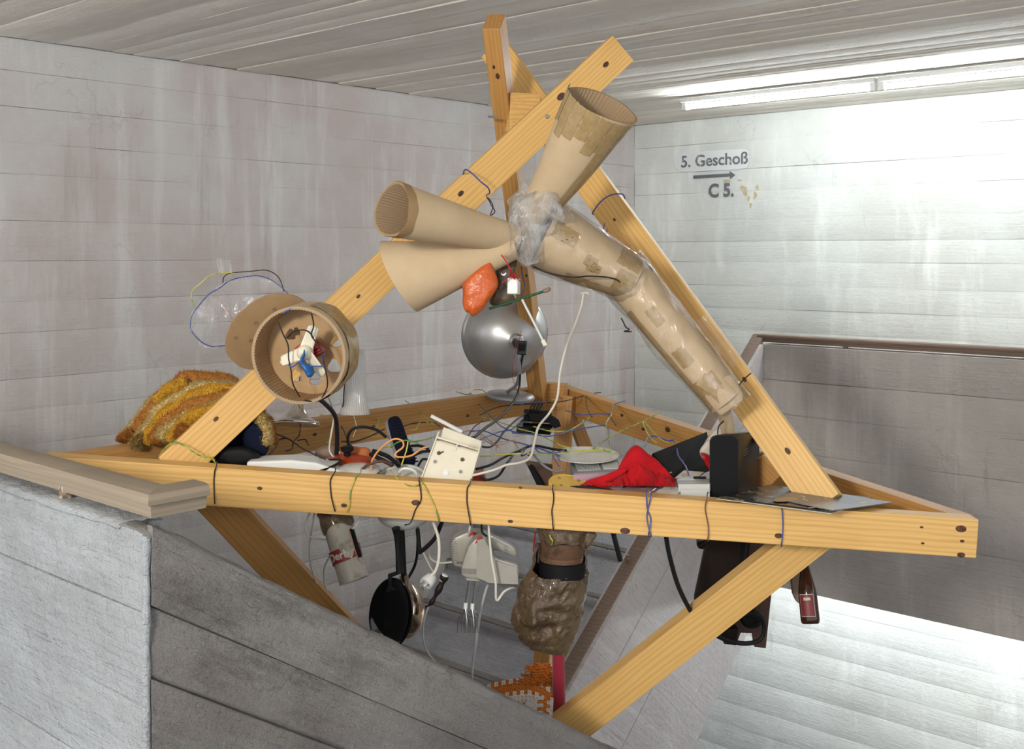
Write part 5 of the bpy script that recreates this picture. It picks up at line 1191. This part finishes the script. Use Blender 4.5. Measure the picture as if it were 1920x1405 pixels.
# orange wire, cables
wire([(700, 893, 3.0), (696, 870, 2.99), (710, 845, 2.98), (735, 825, 2.97), (753, 826, 2.97), (756, 838, 2.97), (742, 850, 2.97), (745, 857, 2.97), (770, 855, 2.98), (790, 842, 2.99), (802, 838, 3.0)], .0026, M_wireo, 'wire', 'thick orange wire snaking in front of the navy slipper', n=8)
wire([(765, 828, 2.98), (762, 845, 2.975), (753, 872, 2.98)], .002, G, 'wire', 'green-yellow wire crossing the orange one', n=6)
wire([(733, 840, 3.0), (745, 830, 2.98), (765, 826, 2.98), (785, 832, 3.0)], .0018, plain('green_wire', (.08, .25, .04), .5), 'wire', 'green wire looping over the navy slipper', n=6)
def cable(pts, r, label, mat=M_cable): wire(pts, r, mat, 'cable', label, 'cable', n=10)
cable([(593, 745, 2.82), (610, 758, 2.95), (628, 780, 3.05), (632, 815, 3.1), (631, 852, 3.12)], .0062, 'thick black cable dropping from the drum to the red lid')
cable([(612, 735, 2.85), (622, 760, 3.0), (626, 785, 3.08), (620, 820, 3.1), (618, 845, 3.12), (626, 858, 3.1)], .0026, 'thin white cord dropping beside the thick black cable', M_wirew)
cable([(655, 840, 3.15), (652, 822, 3.14), (660, 806, 3.13), (680, 801, 3.13), (705, 806, 3.14), (724, 820, 3.15)], .0042, 'black cable arching behind the red lid')
cable([(700, 846, 3.12), (725, 855, 3.08), (740, 866, 3.05), (748, 874, 3.03)], .006, 'black cable bundled beside the slipper, upper strand')
cable([(695, 852, 3.10), (715, 862, 3.06), (735, 872, 3.02)], .006, 'black cable bundled beside the slipper, lower strand')
cable([(672, 888, 3.0), (690, 872, 2.99), (715, 865, 2.99), (735, 872, 3.0)], .0042, 'brown cable bowed over the white lid', M_umber)
cable([(760, 838, 3.1), (785, 836, 3.08), (803, 842, 3.06)], .004, 'black cable between slipper and bracket, upper one')
cable([(765, 860, 3.08), (790, 848, 3.06), (806, 846, 3.05)], .004, 'black cable between slipper and bracket, middle one')
cable([(784, 874, 3.06), (792, 862, 3.05), (802, 862, 3.03)], .0034, 'black cable between slipper and bracket, lowest one')
cable([(981, 662, 3.97), (976, 690, 4.06), (973, 730, 3.98), (960, 758, 3.8), (935, 785, 3.55), (910, 803, 3.3), (892, 818, 3.1), (884, 822, 3.06)], .0042, 'black lamp cable running from the reflector to the bracket')
cable([(985, 776, 3.85), (965, 790, 3.7), (945, 810, 3.5), (935, 825, 3.4), (920, 838, 3.3), (905, 838, 3.25)], .003, 'black cable from the adapter box into the net')
cable([(893, 880, 3.0), (920, 872, 3.05), (945, 858, 3.12), (975, 845, 3.2), (1000, 836, 3.25), (1040, 843, 3.2), (1062, 845, 3.18)], .0036, 'black cable from bracket towards the white plate')
cable([(900, 896, 2.98), (915, 900, 2.97), (935, 892, 3.0), (950, 870, 3.05), (965, 850, 3.15)], .0034, 'black cable sagging right of the cream bracket')
cable([(1000, 852, 3.15), (1018, 872, 3.1), (1040, 884, 3.08), (1060, 882, 3.06)], .0034, 'grey cable leading into the grey radio', M_grey)
cable([(1094, 552, 3.12), (1090, 575, 3.12), (1078, 610, 3.15), (1062, 650, 3.2), (1050, 700, 3.2), (1045, 745, 3.2), (1030, 775, 3.2), (1010, 800, 3.15), (1002, 830, 3.1), (994, 858, 3.05), (975, 868, 3.02), (950, 872, 3.0), (925, 882, 2.98), (885, 892, 2.97)], .0034, 'long white cord falling from the fat tube to the shelf', M_wirew)
cable([(1090, 551, 3.13), (1098, 549, 3.12), (1104, 551, 3.12)], .004, 'white cord end taped under the fat tube', M_wirew)
cable([(1062, 915, 2.95), (1100, 914, 2.945), (1140, 920, 2.945), (1170, 926, 2.945)], .0042, 'black cable lying on the beam beside the yellow lid')
cable([(583, 958, 3.0), (572, 985, 3.02), (580, 1006, 3.02), (610, 1012, 3.0), (628, 1010, 2.98)], .0024, 'thin grey cord looped left of the tin can', M_wirew)
cable([(590, 958, 3.02), (585, 990, 3.05), (580, 1040, 3.08), (590, 1085, 3.1), (600, 1105, 3.15)], .0024, 'thin grey cord falling behind the left strut', M_wirew)
cable([(620, 1040, 3.05), (608, 1065, 3.08), (608, 1090, 3.1), (614, 1110, 3.12)], .0024, 'thin grey cord below the tin can', M_wirew)
cable([(678, 965, 3.0), (668, 985, 3.0), (660, 992, 2.99)], .0024, 'thin grey cord end right of the tin can', M_wirew)
cable([(829, 978, 3.0), (815, 1010, 3.02), (790, 1034, 3.04), (787, 1030, 3.05), (783, 992, 3.05)], .006, 'thick black cable bending behind the white pot')
cable([(783, 990, 3.08), (783, 1030, 3.1), (778, 1060, 3.12), (765, 1085, 3.14)], .004, 'thinner black cable behind the chrome ladle')
cable([(786, 992, 3.1), (792, 1030, 3.1), (805, 1060, 3.1), (816, 1078, 3.1)], .0024, 'thin grey cord passing behind the plug', M_wirew)
cable([(822, 1010, 3.12), (805, 1025, 3.12), (808, 1048, 3.12), (825, 1056, 3.12), (848, 1054, 3.1)], .0026, 'grey mixer cord looping left of the rear mixer', M_wirew)
cable([(882, 985, 2.98), (880, 995, 2.98), (879, 1003, 3.0)], .0028, 'short cord holding up the rear mixer', M_wirew)
cable([(903, 983, 2.96), (904, 998, 2.96), (913, 1006, 2.96)], .0028, 'black wire hook holding up the front mixer')
cable([(916, 983, 2.94), (918, 1010, 2.93), (922, 1050, 2.925), (929, 1090, 2.925), (931, 1126, 2.93), (945, 1110, 2.94), (960, 1103, 2.96), (972, 1106, 3.0)], .0032, 'cream mixer cord hanging in front of the front mixer', M_wirew)
cable([(914, 1098, 3.0), (905, 1130, 3.02), (898, 1165, 3.04), (892, 1210, 3.06), (886, 1250, 3.08), (885, 1300, 3.1)], .0036, 'pale cord hanging down between mixer and steps', M_greyl)
cable([(803, 1140, 2.96), (794, 1170, 2.98), (796, 1210, 3.0), (815, 1240, 3.02), (840, 1252, 3.04), (848, 1270, 3.06)], .0024, 'pale thin cord hanging from the black probe', M_greyl)
cable([(1150, 1000, 3.05), (1155, 1020, 3.1), (1163, 1050, 3.15)], .0075, 'thick black cable end right of the taped bundle')
cable([(1249, 1008, 3.0), (1256, 1045, 3.02), (1272, 1100, 3.06), (1296, 1148, 3.1), (1310, 1165, 3.14)], .0065, 'thick black cable falling behind the right strut')
wire([(1029, 994, 2.93), (1032, 1008, 2.915), (1037, 1016, 2.91), (1034, 1024, 2.91)], .0018, G, 'wire', 'green-yellow wire twist on the neck of the bundle', jit=.002)
wire([(1357, 790, 3.0), (1348, 800, 2.99), (1346, 815, 2.99)], .0018, K, 'wire', 'black wire at the lower end of the slanting tube', jit=.001)
wire([(662, 776, 3.5), (668, 800, 3.45), (662, 820, 3.4)], .0012, M_wirew, 'wire', 'thin white thread hanging below the glass shade')
wire([(985, 760, 4.2), (960, 700, 4.05), (978, 620, 4.0)], .0008, M_redp, 'wire', 'fine red thread beside the lamp stem')
